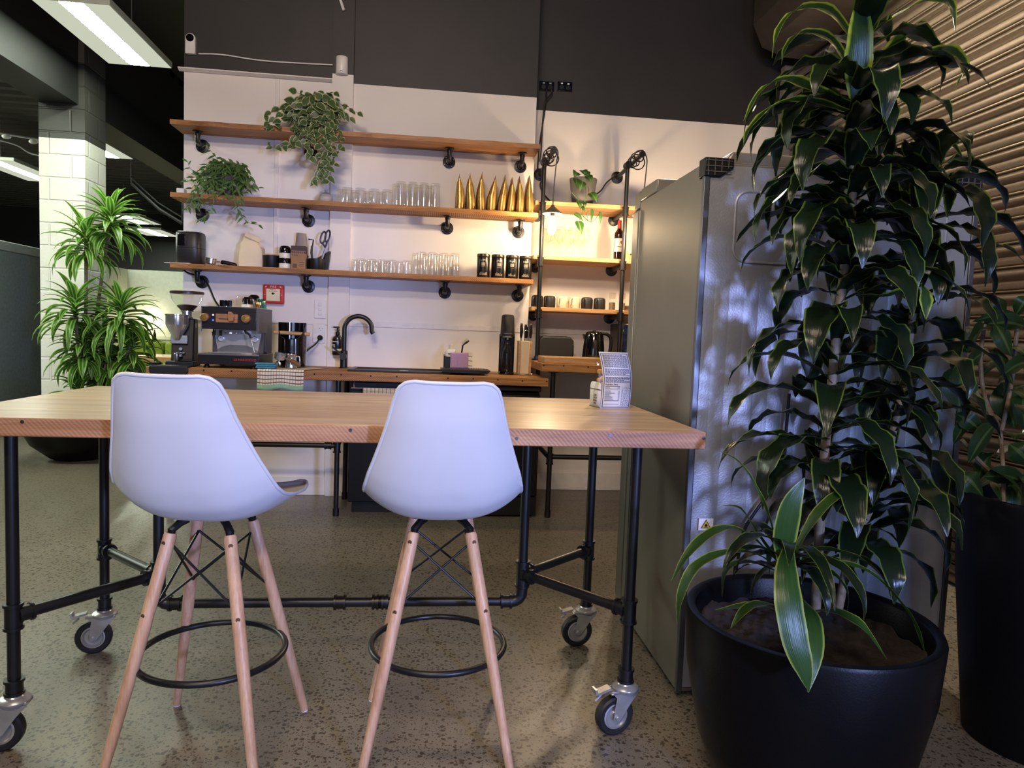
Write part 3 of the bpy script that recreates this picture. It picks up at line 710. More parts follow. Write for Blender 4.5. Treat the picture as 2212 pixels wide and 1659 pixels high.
b = MB(); tri(.0165, FY0-.0048+dy, FY0-.004+dy, b); b.build('triangle', mat('warning_yellow', (226, 176, 40), .5), st)
b = MB(); b.prism([(X+a*.001, Z+c*.001) for a, c in ((-4, -7), (-5.5, -3), (-3, 1), (-3.2, -1.5), (-.5, 4.5), (.6, 1.2), (2, 2.6), (4.6, -2.6), (4, -7))], FY0-.0054+dy, FY0-.0046+dy, 'y'); b.box(X-.007, X+.007, FY0-.0054+dy, FY0-.0046+dy, Z-.0095, Z-.0082); b.build('flame_mark', BLKM, st)
b = MB(); b.tube(catmull([py(x, y, FY0-.02)+V((dx, dy, 0)) for x, y in ((1705, 850), (1698, 930), (1692, 1000), (1668, 1055), (1632, 1105), (1606, 1150), (1590, 1230))]), .0055); b.build('power_cord', BLK, t)
for x in (FX0+.06, FX1-.06):
    for y in (FY0+.08, FY1-.15):
        b = MB(); b.cyl((x+dx, y+dy, 0), (x+dx, y+dy, .025), .02); b.build('foot', BLKM, t)

# ================================================================== COUNTERS
CZ = .962
def pipe_leg(parent, x, y, ztop, zt=None, ox=0, oy=0):
    b = MB(); b.cyl((x-ox, y-oy, .012), (x-ox, y-oy, ztop), PR, n=16); b.cyl((x-ox, y-oy, 0), (x-ox, y-oy, .05), .021, n=16); b.lathe([(.038, ztop-.008), (.038, ztop)], c=(x-ox, y-oy, 0))
    if zt: collar(b, (x-ox, y-oy, zt), (0, 0, 1), l=.035)
    b.build('leg', BLK, parent)
t = thing('kitchen_counter', 'rough-sawn timber counter on black pipe legs along the white kitchen wall', 'counter', (-.5, 4.95, 0))
b = MB(); b.box(-1.774+.5, .783+.5, 4.63-4.95, 5.296-4.95, CZ-.055, CZ); b.build('worktop', W_SAW, t, bevel=.004)
for xp, yp in ((440, 800), (500, 802), (679, 808), (737, 809.5), (800.5, 812), (857, 813.5), (967.6, 817), (1022, 818.5), (1075.5, 820.5), (1128.5, 823), (1181, 824)):
    p = py(xp, yp, 4.63); b = MB(); b.cyl((p.x+.5, p.y-4.95-.0012, p.z), (p.x+.5, p.y-4.95+.004, p.z), .0055, n=10); b.build('plug_hole', BLKM, t)
for x, zt in ((-.602, .46), (-1.66, .46)):
    pipe_leg(t, x, 4.712, CZ-.055, .46, -.5, 4.95); pipe_leg(t, x, 5.18, CZ-.055, .50, -.5, 4.95)
    b = MB(); b.cyl((x+.5, 4.712-4.95, .47), (x+.5, 5.18-4.95, .50), PR, n=14); b.build('side_rail', BLK, t)
b = MB(); b.cyl((-.602+.5, 4.712-4.95, .47), (-1.66+.5, 4.712-4.95, .47), PR, n=14); collar(b, (-.66+.5, 4.712-4.95, .47), (1, 0, 0), l=.02); b.build('front_rail', BLK, t)
AZ_ = 1.062
t = thing('alcove_counter', 'higher timber counter in the alcove with the toaster and kettle on it', 'counter', (1.5, 5.1, 0))
b = MB(); b.box(.735-1.5, 2.35-1.5, 4.63-5.1, 5.568-5.1, AZ_-.055, AZ_); b.build('worktop', W_SAW, t, bevel=.004)
for xp, yp in ((1175, 789.5), (1217.5, 790.5), (1270.5, 793)):
    p = py(xp, yp, 4.63); b = MB(); b.cyl((p.x-1.5, p.y-5.1-.0012, p.z), (p.x-1.5, p.y-5.1+.004, p.z), .0055, n=10); b.build('plug_hole', BLKM, t)
for x in (.826, 2.2):
    pipe_leg(t, x, 4.712, AZ_-.055, .405, 1.5, 5.1); pipe_leg(t, x, 5.40, AZ_-.055, None, 1.5, 5.1)
    b = MB(); b.cyl((x-1.5, 4.712-5.1, .41), (x-1.5, 5.40-5.1, .41), PR, n=14); b.build('side_rail', BLK, t)
b = MB(); b.cyl((.826-1.5, 4.712-5.1, .42), (2.2-1.5, 4.712-5.1, .42), PR, n=14); b.build('front_rail', BLK, t)
# two black appliances under the counter
APP = mat('black_appliance_enamel', (11, 11, 12), .35, spec=.35)
t = thing('dishwasher', 'black dishwasher under the counter with a checked towel over its rail', 'dishwasher', (-.23, 4.98, 0))
b = MB(); b.box(-.30, .30, -.22, .28, .08, .895); b.build('body', APP, t, bevel=.004)
b = MB(); b.box(-.30, .30, -.245, -.222, .09, .80); b.build('door', APP, t, bevel=.004)
b = MB(); b.box(-.30, .30, -.245, -.222, .81, .895); b.build('control_panel', BLKM, t, bevel=.004)
b = MB(); b.box(-.28, .28, -.17, .25, 0, .08); b.build('plinth', BLKM, t)
b = MB(); b.tube(catmull([(-.27, -.247, .893), (-.27, -.270, .893), (-.27, -.285, .885), (-.266, -.285, .862), (-.25, -.285, .858), (.20, -.285, .858), (.26, -.285, .858), (.27, -.285, .868), (.27, -.247, .885)], 3), .005); b.build('towel_rail', STEEL, t)
t = thing('bar_fridge', 'black bar fridge under the right end of the counter', 'fridge', (.42, 4.98, 0))
b = MB(); b.box(-.32, .32, -.25, .28, .015, .86); b.build('body', APP, t, bevel=.006)
b = MB(); b.box(-.32, .32, -.30, -.255, .15, .845); b.build('door', APP, t, bevel=.008)
b = MB(); b.box(-.325, .325, -.30, .28, .866, .90); b.build('lid', BLKM, t, bevel=.006)
b = MB(); b.box(-.32, .32, -.28, -.245, .015, .14); b.build('plinth', BLKM, t)

# ================================================================== WALL SHELVES
def shelf(label, ztop, x0, x1, brx, mt, th=.032, y0=5.05, y1=5.294, lip=.075):
    t = thing('wall_shelf', label, 'shelf', ((x0+x1)/2, (y0+y1)/2, ztop), 0, 'timber pipe-bracket shelves')
    cx_, cy_ = (x0+x1)/2, (y0+y1)/2
    b = MB()
    n = 60; rr = random.Random(int(ztop*100))
    e = [y0-cy_+.003*math.sin(i*.7)+rr.uniform(-.0015, .0015) for i in range(n+1)]      # slightly wavy sawn front edge
    vs = []
    for i in range(n+1):
        x = x0-cx_+(x1-x0)*i/n
        vs += [(x, e[i], 0), (x, y1-cy_, 0), (x, y1-cy_, -th), (x, e[i]+.001*math.sin(i), -th)]
    fs = [(i*4+a, i*4+(a+1) % 4, i*4+4+(a+1) % 4, i*4+4+a) for i in range(n) for a in range(4)]+[(0, 1, 2, 3), (n*4+3, n*4+2, n*4+1, n*4)]
    b.add(vs, fs); b.build('board', mt, t, smooth=0)
    for xp, yp in brx:
        X = py(xp, yp, 5.3).x - cx_; yw = YW-cy_; zf = -th-lip; yb = yw-.11
        b = MB(); b.lathe([(.046, 0), (.046, -.007), (.026, -.012), (.021, -.030)], c=(X, yw-.0005, zf), axis='y', n=24)
        b.v = [(v[0], yw-abs(v[1]-yw), v[2]) for v in b.v]
        b.tube([(X, yw-.02, zf), (X, yw-.085, zf), (X, yw-.103, zf+.006), (X, yb, zf+.022), (X, yb, -th-.01)], [.0155, .0155, .017, .017, .0155], 14)
        b.cyl((X, yb, -th-.03), (X, yb, -th-.014), .019, n=16); b.lathe([(.019, -.014), (.034, -.006), (.034, 0)], c=(X, yb, -th), n=20)
        br = b.build('pipe_bracket', BLK, t)
        b = MB()
        for a in (.6, 2.2, 3.7, 5.3): b.cyl((X+.035*math.cos(a), yw-.009, zf+.035*math.sin(a)), (X+.035*math.cos(a), yw-.006, zf+.035*math.sin(a)), .005, n=8)
        b.build('screw', SCREW, br)
    return t
Z1, Z2, Z3 = 2.598, 2.118, 1.646
shelf('topmost of the three long timber wall shelves, with the variegated plant on it', Z1, -1.781, .722, ((438, 308), (672, 322), (970, 345), (1124, 355)), W_SHELF)
shelf('middle of the three long timber wall shelves, with the gold bags on it', Z2, -1.779, .729, ((438, 455), (667, 470), (966, 488), (1120, 495)), W_SAW)
shelf('lowest of the three long timber wall shelves, with black tins on it', Z3, -1.778, .713, ((437, 598), (667, 608), (961, 623), (1118, 630)), W_SAW)
W_ALC = W_PALE
ALZ = (2.236, 1.838, 1.458)
AY0 = 5.20
for z, lab in zip(ALZ, ('top timber shelf in the alcove holding the plant in the grey pot', 'middle timber shelf in the alcove holding wine glasses', 'bottom timber shelf in the alcove holding mugs')):
    b = MB(); b.box(-.81, .81, -.18, .178, -.030, 0); one('alcove_shelf', b, W_ALC, lab, 'shelf', 'alcove shelves on pipe ladders', bevel=.003, loc=(.725+.81+.002, AY0+.18, z))
def ladder(xp, ztop, yend, label):
    t = thing('pipe_ladder', label, 'shelf support', (xp, 5.16, 0), 0, 'black pipe ladders holding the alcove shelves')
    b = MB(); b.cyl((0, 0, AZ_), (0, 0, ztop), PR*.92, n=16); b.lathe([(.040, 0), (.040, .007), (.024, .014), (.022, .03)], c=(0, 0, AZ_), n=24)
    for z in ALZ: collar(b, (0, 0, z-.052), (0, 0, 1), l=.03)
    b.build('post', BLK, t)
    b = MB(); yw = YA-5.16; b.cyl((.01, yend-5.16, ztop), (.03, yw, ztop), PR*.92, n=16); b.cyl((.01, yend-5.16, ztop), (.01, yend-5.145, ztop), .022, n=16); collar(b, (.0, 0, ztop), (0, 1, 0), l=.03); b.build('arm', BLK, t)
    b = MB(); b.lathe([(.048, 0), (.048, .008), (.024, .016)], c=(.03, yw, ztop), axis='y', n=24); b.v = [(v[0], yw-abs(v[1]-yw), v[2]) for v in b.v]; b.build('flange', BLK, t)
    for z in ALZ:
        zz = z-.052; b = MB(); b.cyl((0, .0, zz), (.02, yw-.01, zz), PR*.92, n=14)
        b.lathe([(.046, 0), (.046, .008), (.024, .016)], c=(.02, yw, zz), axis='y', n=24); b.v = [(v[0], min(v[1], yw-(v[1]-yw)) if v[1] > yw else v[1], v[2]) for v in b.v]
        b.build('shelf_bracket', BLK, t)
    return t
ladder(.776, 2.505, 4.83, 'black pipe ladder at the wall corner, left support of the alcove shelves')
ladder(1.396, 2.52, 4.82, 'black pipe ladder beside the fridge, right support of the alcove shelves')
# pendant lamps hung from the arms
BULB = glow('filament_bulb', (1.0, .74, .45), 480)
SHADE = mat('lamp_shade_grey', (120, 104, 88), .5)
def pendant(x, y, zr, arm_z, label, loops):
    t = thing('pendant_lamp', label, 'pendant lamp', (x, y, zr), 0, 'pendant lamps hung on the pipe arms')
    b = MB(); b.lathe([(.010, .062), (.014, .050), (.068, .004), (.069, 0), (.066, 0), (.012, .046)], n=36); b.build('lamp_shade', SHADE, t, recalc=False)
    b = MB(); b.lathe([(.015, .048), (.016, -.012), (.013, -.016)], n=20); b.build('bulb_holder', BLKM, t)
    b = MB(); b.lathe([(.0125, -.014), (.015, -.035), (.027, -.075), (.030, -.095), (.024, -.122), (.010, -.138), (0, -.141)], n=24); b.build('bulb', BULB, t)
    top = arm_z-zr
    ax_ = .786-x if x < 1 else 1.407-x
    pts = [(0, 0, .06), (.002, 0, top*.4), (.012, .002, top*.8), (max(.014, ax_+.034), .006, top-.03), (ax_+.036, .014, top+.004), (ax_+.02, .018, top+.033)]
    for i in range(loops*8+1):
        a = i/8*2*PI; r = .037+(.020 if (i//8) % 3 == 1 else .0)+.004*math.sin(i)
        pts.append((ax_+r*math.cos(a+PI/2), .02+i/8*.055, top+r*math.sin(a+PI/2)-(.02 if (i//8) % 3 == 1 else 0)))
    b = MB(); b.tube(catmull(pts, 3), .0042, 6); b.build('cord', BLK, t)
pendant(.800, 4.855, 2.083, 2.505, 'lit bare-bulb pendant with a small cone shade by the left pipe ladder', 4)
pendant(1.437, 4.855, 2.105, 2.52, 'lit bare-bulb pendant with a cone shade half hidden by the fridge edge', 4)
b = MB(); b.tube(catmull([py(1331, 378, YA-.05), py(1310, 395, YA-.05), py(1298, 412, YA-.06), py(1280, 424, YA-.08), py(1262, 432, YA-.1)]), .0055); one('lamp_cord', b, BLK, 'black cord running from the right wall flange behind the grey plant pot', 'cord')
# ================================================================== GLASSWARE, BAGS, TINS ON THE LONG SHELVES
def shX(xp, yp, Y): return py(xp, yp, Y).x
def glass_proto(h, r0, r1, label, group, loc):
    """upside-down tumbler: thick base on top, open rim resting on the shelf"""
    t = None; b = MB()
    b.lathe([(r1, 0), (r1*.99, .004), (r0, h-.006), (r0*.93, h), (0, h)], n=22)
    b.lathe([(r1-.003, 0), (r0-.004, h-.014), (0, h-.012)], n=22)
    o = one('drinking_glass', b, GLASS, label, 'glass', group, smooth=50, loc=loc); return o
def glasses(kind, h, r0, r1, z, spots, labs, group):
    o = None
    for (xp, yp, Y), lab in zip(spots, labs):
        X = shX(xp, yp, Y)
        if o is None: o = glass_proto(h, r0, r1, lab, group, (X, Y, z))
        else:
            q = o.copy(); C.objects.link(q); q.location = (X, Y, z); q['label'] = lab
ordn = ('leftmost', 'second from left', 'third from left', 'fourth from left', 'fifth from left', 'sixth from left', 'rightmost')
def labs(n, what, where): return ['%s %s, %s %s' % (what, 'upside down', (ordn[i] if i < n-1 else 'rightmost'), where) for i in range(n)]
G = 'upturned glasses on the long shelves'
glasses('short', .108, .037, .040, Z2, [(750.5, 425, 5.11), (778.5, 427, 5.11), (808, 429, 5.11), (836.5, 432, 5.11)], labs(4, 'short glass', 'of the front row beside the ribbed vase'), G)
glasses('short', .108, .037, .040, Z2, [(741, 427, 5.21), (768, 428, 5.21), (796, 430, 5.21), (824, 432, 5.21)], labs(4, 'short glass', 'of the row behind, beside the ribbed vase'), G)
glasses('tall', .172, .033, .037, Z2, [(866, 420, 5.11), (891.5, 422, 5.11), (916, 424, 5.11), (940, 426, 5.11)], labs(4, 'tall glass', 'of the front row left of the gold bags'), G)
glasses('tall', .172, .033, .037, Z2, [(857, 420, 5.21), (881, 422, 5.21), (904.5, 424, 5.21), (928, 426, 5.21)], labs(4, 'tall glass', 'of the row behind, left of the gold bags'), G)
glasses('short', .092, .034, .037, Z3, [(780, 572, 5.11), (803, 573, 5.11), (827, 574, 5.11), (846, 575, 5.10), (879, 577, 5.10)], labs(5, 'short glass', 'of the front row on the lowest shelf'), G)
glasses('short', .092, .034, .037, Z3, [(768, 571, 5.21), (790, 572, 5.21), (814, 573, 5.21), (838, 574, 5.21), (863, 576, 5.21)], labs(5, 'short glass', 'of the row behind on the lowest shelf'), G)
glasses('tall', .160, .031, .035, Z3, [(911, 570, 5.11), (934.5, 571, 5.11), (958, 572, 5.11), (982, 574, 5.11)], labs(4, 'tall glass', 'of the front row left of the black tins'), G)
glasses('tall', .160, .031, .035, Z3, [(899, 570, 5.21), (922, 571, 5.21), (946, 572, 5.21), (969, 574, 5.21)], labs(4, 'tall glass', 'of the row behind, left of the black tins'), G)

GOLD = mat('gold_foil', (186, 148, 84), .34, .75, var=.18, vs=22, bmp=.6, bs=35)
for i, (xp, yt, lean, wd) in enumerate(((992, 375, -.003, .92), (1015, 378, -.005, .98), (1037.5, 383, .002, .84), (1060, 377, .022, .95), (1083, 383, .016, .84), (1102.5, 384, .004, .82), (1122, 385, -.006, .84), (1143, 386, -.006, .88))):
    X = shX(xp, 450, 5.14); h = .262+.012*((i*37) % 5-2)/2
    rr = random.Random(i); b = MB(); n = 16
    lv = [(0, .9, .9), (.06, 1, 1), (.2, 1.0, 1.0), (.4, .92, .93), (.6, .72, .76), (.78, .48, .5), (.88, .3, .26), (.94, .25, .09), (1.0, .2, .05)]
    vs = []
    hw, hd = .036*wd, .075
    for f, a, c in lv:
        for k in range(n):
            an = 2*PI*k/n; ca, sa = math.cos(an), math.sin(an)
            x = hw*c*math.copysign(abs(ca)**.6, ca)*(1+rr.uniform(-.12, .12)*(f > .1)); yv = hd*(.9+.1*a)*math.copysign(abs(sa)**.6, sa)
            vs.append((x+lean*f+.004*math.sin(f*5+i), yv, f*h))
    L = len(lv); b.add(vs, [(j*n+k, j*n+(k+1) % n, (j+1)*n+(k+1) % n, (j+1)*n+k) for j in range(L-1) for k in range(n)]+[tuple(range(n-1, -1, -1)), tuple((L-1)*n+k for k in range(n))])
    one('foil_bag', b, GOLD, 'gold foil coffee bag, %s in the row on the middle shelf' % (('leftmost', 'second from left', 'third from left', 'fourth from left', 'fifth from left', 'sixth from left', 'second from right', 'rightmost')[i]), 'bag', 'gold coffee bags on the middle shelf', smooth=50, loc=(X, 5.165, Z2))
TIN = mat('black_tin', (26, 24, 24), .3, .3)
TLID = mat('dark_bronze_lid', (84, 74, 62), .3, .8)
TMARK = mat('faded_print', (176, 166, 150), .6)
for i, (xp, yp) in enumerate(((1044, 575), (1075, 576), (1106, 578), (1135, 580))):
    X = shX(xp, yp, 5.13); t = thing('tin_canister', 'black printed tin, %s of four at the right end of the lowest shelf' % ('leftmost', 'second from left', 'second from right', 'rightmost')[i], 'canister', (X, 5.13, Z3), 0, 'black tins on the lowest shelf')
    b = MB(); b.lathe([(.045, 0), (.046, .003), (.046, .142), (.044, .146)], n=28); b.build('body', TIN, t)
    b = MB(); b.lathe([(.0465, .146), (.0475, .149), (.0475, .166), (.045, .170), (.038, .170), (.036, .168), (0, .168)], n=28); b.build('lid', TLID, t)
    b = MB(); rr = random.Random(i+3)
    def patch(a0, a1, z0, z1):
        vs = []
        for k in range(4):
            a = a0+(a1-a0)*k/3
            for z in (z0, z1): vs.append((.0466*math.cos(a), .0466*math.sin(a), z))
        b.add(vs, [(2*k, 2*k+2, 2*k+3, 2*k+1) for k in range(3)])
    c = -PI/2-.1+.25*(i == 1)
    for k in range(9):
        a = c-.42+k*.10; patch(a, a+rr.uniform(.03, .08), .118+rr.uniform(-.004, .004), .128+rr.uniform(-.004, .006))
    for k in range(6):
        a = c-.28+k*.10; patch(a, a+rr.uniform(.05, .085), .085, .108)
    patch(c-.3, c+.35, .075, .0765)
    for k in range(10):
        a = c-.55+k*.12; patch(a, a+rr.uniform(.03, .08), .018, .024+rr.uniform(0, .018))
    b.build('print', TMARK, t, recalc=False)

# ------------------------------------------------------------------ left half of the lowest shelf
X = shX(412, 533, 5.16); AP = mat('appliance_black', (34, 33, 34), .42)
t = thing('pod_coffee_maker', 'black rounded appliance with a glossy window at the left end of the lowest shelf', 'appliance', (X, 5.165, Z3+.004))
b = MB(); sq = .55
b.lathe([(.080, .0), (.086, .006), (.0865, .105)], n=36, sq=sq); b.build('base', AP, t, smooth=60)
b = MB(); b.lathe([(.0865, .107), (.0865, .205), (.082, .211), (0, .213)], n=36, sq=sq); b.build('body', AP, t, smooth=60)
b = MB(); b.box(-.058, -.010, -.0905, -.080, .118, .196); b.build('window', BLKG, t, bevel=.002)
b = MB(); b.lathe([(.080, .2125), (.083, .215), (.08, .217), (0, .217)], n=36, sq=sq); b.build('top_plate', mat('brushed_lid', (150, 150, 148), .35, .7), t)
b = MB(); b.box(-.13, .04, -.075, .02, 0, .004); one('paper_sheet', b, PAPER, 'white sheet lying under the black appliance at the shelf end', 'paper', loc=(X-.01, 5.14, Z3), rot=(0, 0, -.12))
b = MB(); b.tube(catmull([py(392, 580, 5.28), py(405, 589, 5.26), py(420, 594, 5.25), py(440, 600, 5.25), py(452, 620, 5.27), py(464, 648, 5.27), py(478, 668, 5.27)], 5), .006); one('appliance_cord', b, BLK, 'black cord from under the lowest shelf down behind the coffee machine', 'cord')
def portafilter(name, label, loc, rz, hmat, tilt=0, double=True):
    t = thing(name, label, 'coffee tool', loc, rz)
    R = M3.Rotation(tilt, 3, 'Y')
    def bl(b, nm, m_, **k): b.v = [tuple(R @ V(v)) for v in b.v]; return b.build(nm, m_, t, **k)
    b = MB(); b.lathe([(.024, -.022), (.033, -.016), (.034, .012), (.036, .014), (.036, .020), (.031, .020), (.029, -.010), (0, -.012)], n=28); b.tube([(-.028, 0, .0), (-.042, 0, .0)], .006); bl(b, 'basket_head', STEEL)
    b = MB(); b.tube([(0, 0, -.02), (0, 0, -.034), (-.012 if double else 0, 0, -.044), (-.016 if double else 0, 0, -.056)], .008, 10)
    if double: b.tube([(0, 0, -.034), (.012, 0, -.044), (.016, 0, -.056)], .008, 10)
    bl(b, 'spout', STEEL)
    b = MB(); b.tube([(.033, 0, .002), (.058, 0, .004)], .006, 10); b.lathe([(.009, 0), (.012, .004), (.009, .008)], c=(.062, 0, .004), axis='x', n=14); bl(b, 'neck', STEEL)
    b = MB(); b.tube([(.064, 0, .004), (.074, 0, .004), (.10, 0, .004), (.14, 0, .000), (.165, 0, -.004), (.172, 0, -.006)], [.010, .0145, .0135, .0145, .013, .006], 14); bl(b, 'handle', hmat)
    return t
X = shX(456, 557, 5.14); portafilter('portafilter', 'steel portafilter with a black handle lying on the lowest shelf', (X, 5.14, Z3+.030), .05, BLKM, .10)
# paper bag with a rolled top
X = shX(544, 545, 5.16)
t = thing('paper_bag', 'cream paper bag with its top folded over, on the lowest shelf', 'bag', (X, 5.165, Z3))
KR = mat('cream_kraft_paper', (226, 206, 174), .8, var=.04, vs=8, bmp=.3, bs=25)
b = MB(); rr = random.Random(5); n = 20; vs = []
lv = [(0, .082, .055), (.05, .083, .056), (.10, .082, .054), (.135, .078, .048), (.165, .062, .030), (.19, .048, .014), (.212, .042, .008)]
for j, (z, hw, hd) in enumerate(lv):
    for k in range(n):
        a = 2*PI*k/n; ca, sa = math.cos(a), math.sin(a); q = .38
        w_ = rr.uniform(-.004, .004)*(j > 0)
        vs.append((hw*math.copysign(abs(ca)**q, ca)+w_-.012*(j > 3), hd*math.copysign(abs(sa)**q, sa)+w_, z))
L = len(lv); b.add(vs, [(j*n+k, j*n+(k+1) % n, (j+1)*n+(k+1) % n, (j+1)*n+k) for j in range(L-1) for k in range(n)]+[tuple(range(n-1, -1, -1)), tuple((L-1)*n+k for k in range(n))])
b.build('bag', KR, t, smooth=30)
b = MB(); b.box(-.058, .052, -.024, -.004, .176, .214, R=M3.Rotation(.38, 3, 'Y'), c=(0, 0, .195)); b.build('folded_top', KR, t, bevel=.009, seg=3, loc=(.012, -.006, .012))
X = shX(586, 562, 5.15)
t = thing('canister', 'black canister with a thin wooden lid beside the paper bag', 'canister', (X, 5.15, Z3))
b = MB(); b.lathe([(.056, 0), (.058, .003), (.058, .086), (.056, .088)], n=32); b.build('body', BLKM, t)
b = MB(); b.lathe([(.057, .088), (.058, .090), (.057, .096), (0, .097)], n=32); b.build('lid', W_SMALL, t)
CUPW = mat('cup_white_glaze', (226, 218, 204), .2, coat=.4); CUPB = mat('cup_black_glaze', (16, 14, 14), .12, coat=.6)
def cup(loc, mt, label, grp, r=.040, h=.050, ribs=True):
    b = MB(); pr = [(r*.98, 0), (r, .003)]
    for k in range(6): z = .006+k*h*.12; pr += [(r*(1-.02*k*.5), z), (r*(1-.02*k*.5)-.0012, z+h*.05)]
    pr += [(r*.80, h*.86), (r*.62, h*.97), (r*.60, h), (0, h)]
    b.lathe(pr, n=28); b.lathe([(r*.90, 0), (r*.84, h*.6), (0, h*.85)], n=28)
    return one('coffee_cup', b, mt, label, 'cup', grp, loc=loc, smooth=40)
X = shX(615.5, 560, 5.13); gs = 'stack of small cups on the lowest shelf'
for k, (mt_, lab) in enumerate(((CUPW, 'small white ribbed cup at the bottom of the striped stack'), (CUPB, 'small black ribbed cup second from bottom in the striped stack'), (CUPW, 'small white ribbed cup second from top in the striped stack'), (CUPB, 'small black ribbed cup topping the striped stack on the lowest shelf'))):
    h = .036 if k < 3 else .05
    b = MB(); r = .042-.001*k
    if k < 3: b.lathe([(r*.97, 0), (r, .002), (r-.001, .012), (r, .013), (r-.001, .024), (r-.0005, h-.001), (r*.9, h), (0, h)], n=28)
    else: b.lathe([(r*.98, 0), (r, .003), (r*.99, .018), (r*.97, .03), (r*.85, .043), (r*.6, h), (0, h+.001)], n=28)
    one('coffee_cup', b, mt_, lab, 'cup', gs, loc=(X, 5.13, Z3+.0362*k), smooth=40)
X = shX(650, 540, 5.22); GREYC = mat('grey_card_cup', (146, 134, 126), .7)
t = thing('paper_cup_stack', 'stack of grey takeaway paper cups behind the brown box', 'paper cups', (X, 5.235, Z3))
for k in range(14):
    b = MB(); z = .0115*k; r0 = .043-.0; b.lathe([(.0455, z), (.046, z+.003), (.044, z+.004), (.034, z+.112), (.033, z+.113), (0, z+.112)], n=24); b.build('paper_cup', GREYC, t) if k % 3 == 1 or k in (0, 13) else None
b = MB(); b.lathe([(.0335, .2622), (.035, .2632), (.035, .267), (.033, .2675), (.031, .2635), (0, .263)], n=24); b.build('cup_rim', WHT, t)
X = shX(645, 553, 5.11)
t = thing('card_box', 'narrow brown printed box standing by the cup stack', 'box', (X, 5.125, Z3))
b = MB(); b.box(-.050, .050, -.03, .03, 0, .112); b.build('carton', mat('brown_card', (150, 112, 78), .75, var=.06), t, bevel=.002)
b = MB(); b.box(-.0505, .0505, -.0305, .0305, .108, .160); b.build('dark_sleeve', mat('dark_brown_print', (58, 46, 42), .6), t, bevel=.002)
b = MB()
for k in range(7): b.tube(arc((-.040+k*.0135, -.0312, .116), .009, .3, 4.2, 8), .0014, 5)
b.build('swirl_print', mat('pink_print', (196, 140, 124), .6), t)
BXP = mat('box_print', (96, 70, 50), .7)
b = MB(); b.box(-.036, -.008, -.0312, -.0302, .008, .036); b.build('barcode', BXP, t)
for k in range(3):
    b = MB(); b.box(.008, .040, -.0312, -.0302, .02+k*.012, .024+k*.012); b.build('print_line', BXP, t)
    b = MB(); b.cyl((-.036+k*.014, -.0312, .096), (-.036+k*.014, -.0302, .096), .005, n=10); b.build('print_icon', BXP, t)
X = shX(682, 562, 5.13)
t = thing('utensil_pot', 'round black pot holding brushes and scissors on the lowest shelf', 'pot', (X, 5.15, Z3))
b = MB(); b.lathe([(.054, 0), (.056, .003), (.056, .080), (.052, .080), (.050, .008), (0, .006)], n=32); b.build('pot', BLKM, t)
zb = Z3+.012
def px3(x, y, Y): return py(x, y, Y)
b = MB(); b.tube([px3(676, 577, 5.15), px3(673, 545, 5.155), px3(674, 531, 5.16)], [.006, .009, .007], 10); b.tube([px3(674, 540, 5.16), px3(677, 518, 5.165), px3(666, 517, 5.165)], .005, 8); one('coffee_brush', b, BLKM, 'black bent-handled brush standing in the round black pot', 'brush')
b = MB(); a = px3(664, 585, 5.21)
pts = [a+V((.008*math.cos(i*.9), .008*math.sin(i*.9), i*.0024)) for i in range(46)]
b.tube(pts, .0022, 6); b.tube([a, a+V((0, 0, .11))], .003, 6); one('whisk', b, BLKM, 'black coil spring standing behind the brown box', 'spring')
t = thing('scissors', 'scissors with dark blue handles leaning in the black pot', 'scissors', px3(690, 578, 5.15))
o_ = V(t.location); NAVY = mat('navy_plastic', (20, 23, 52), .4)
b = MB(); b.tube([px3(690, 576, 5.15)-o_, px3(700, 545, 5.16)-o_, px3(705, 533, 5.16)-o_], [.006, .007, .005], 8); b.build('blades', STEEL, t)
for (cx_, cy_, rx, ry) in ((698, 513, 5, 12), (707.5, 510, 4.5, 12)):
    c = px3(cx_, cy_, 5.16)-o_; k = 1/296
    b = MB(); b.tube([c+V((rx*k*math.cos(a)+.2*ry*k*math.sin(a), 0, ry*k*math.sin(a))) for a in [2*PI*i/20 for i in range(20)]], .0062, 8, closed=True); b.tube([c+V((-.003, 0, -ry*k)), px3(703, 535, 5.16)-o_], .006, 8); b.build('handle', NAVY, t)
X = shX(701, 560, 5.22)
b = MB(); b.prism([(-.016, 0), (.022, 0), (.040, .148), (-.022, .110), (-.052, .092), (-.055, .080), (-.026, .07)], -.028, .028, 'y'); one('tool_holder', b, BLKM, 'tall black holder with a slanted top behind the scissors', 'holder', loc=(X, 5.235, Z3), bevel=.003)
X0, X1 = shX(706, 580, 5.12), shX(757, 580, 5.12)
b = MB(); b.box(-(X1-X0)/2, (X1-X0)/2, -.05, .05, 0, .006); one('coaster_board', b, W_SMALL, 'thin pale board lying flat between the black holder and the glasses', 'board', loc=((X0+X1)/2, 5.15, Z3), bevel=.002)
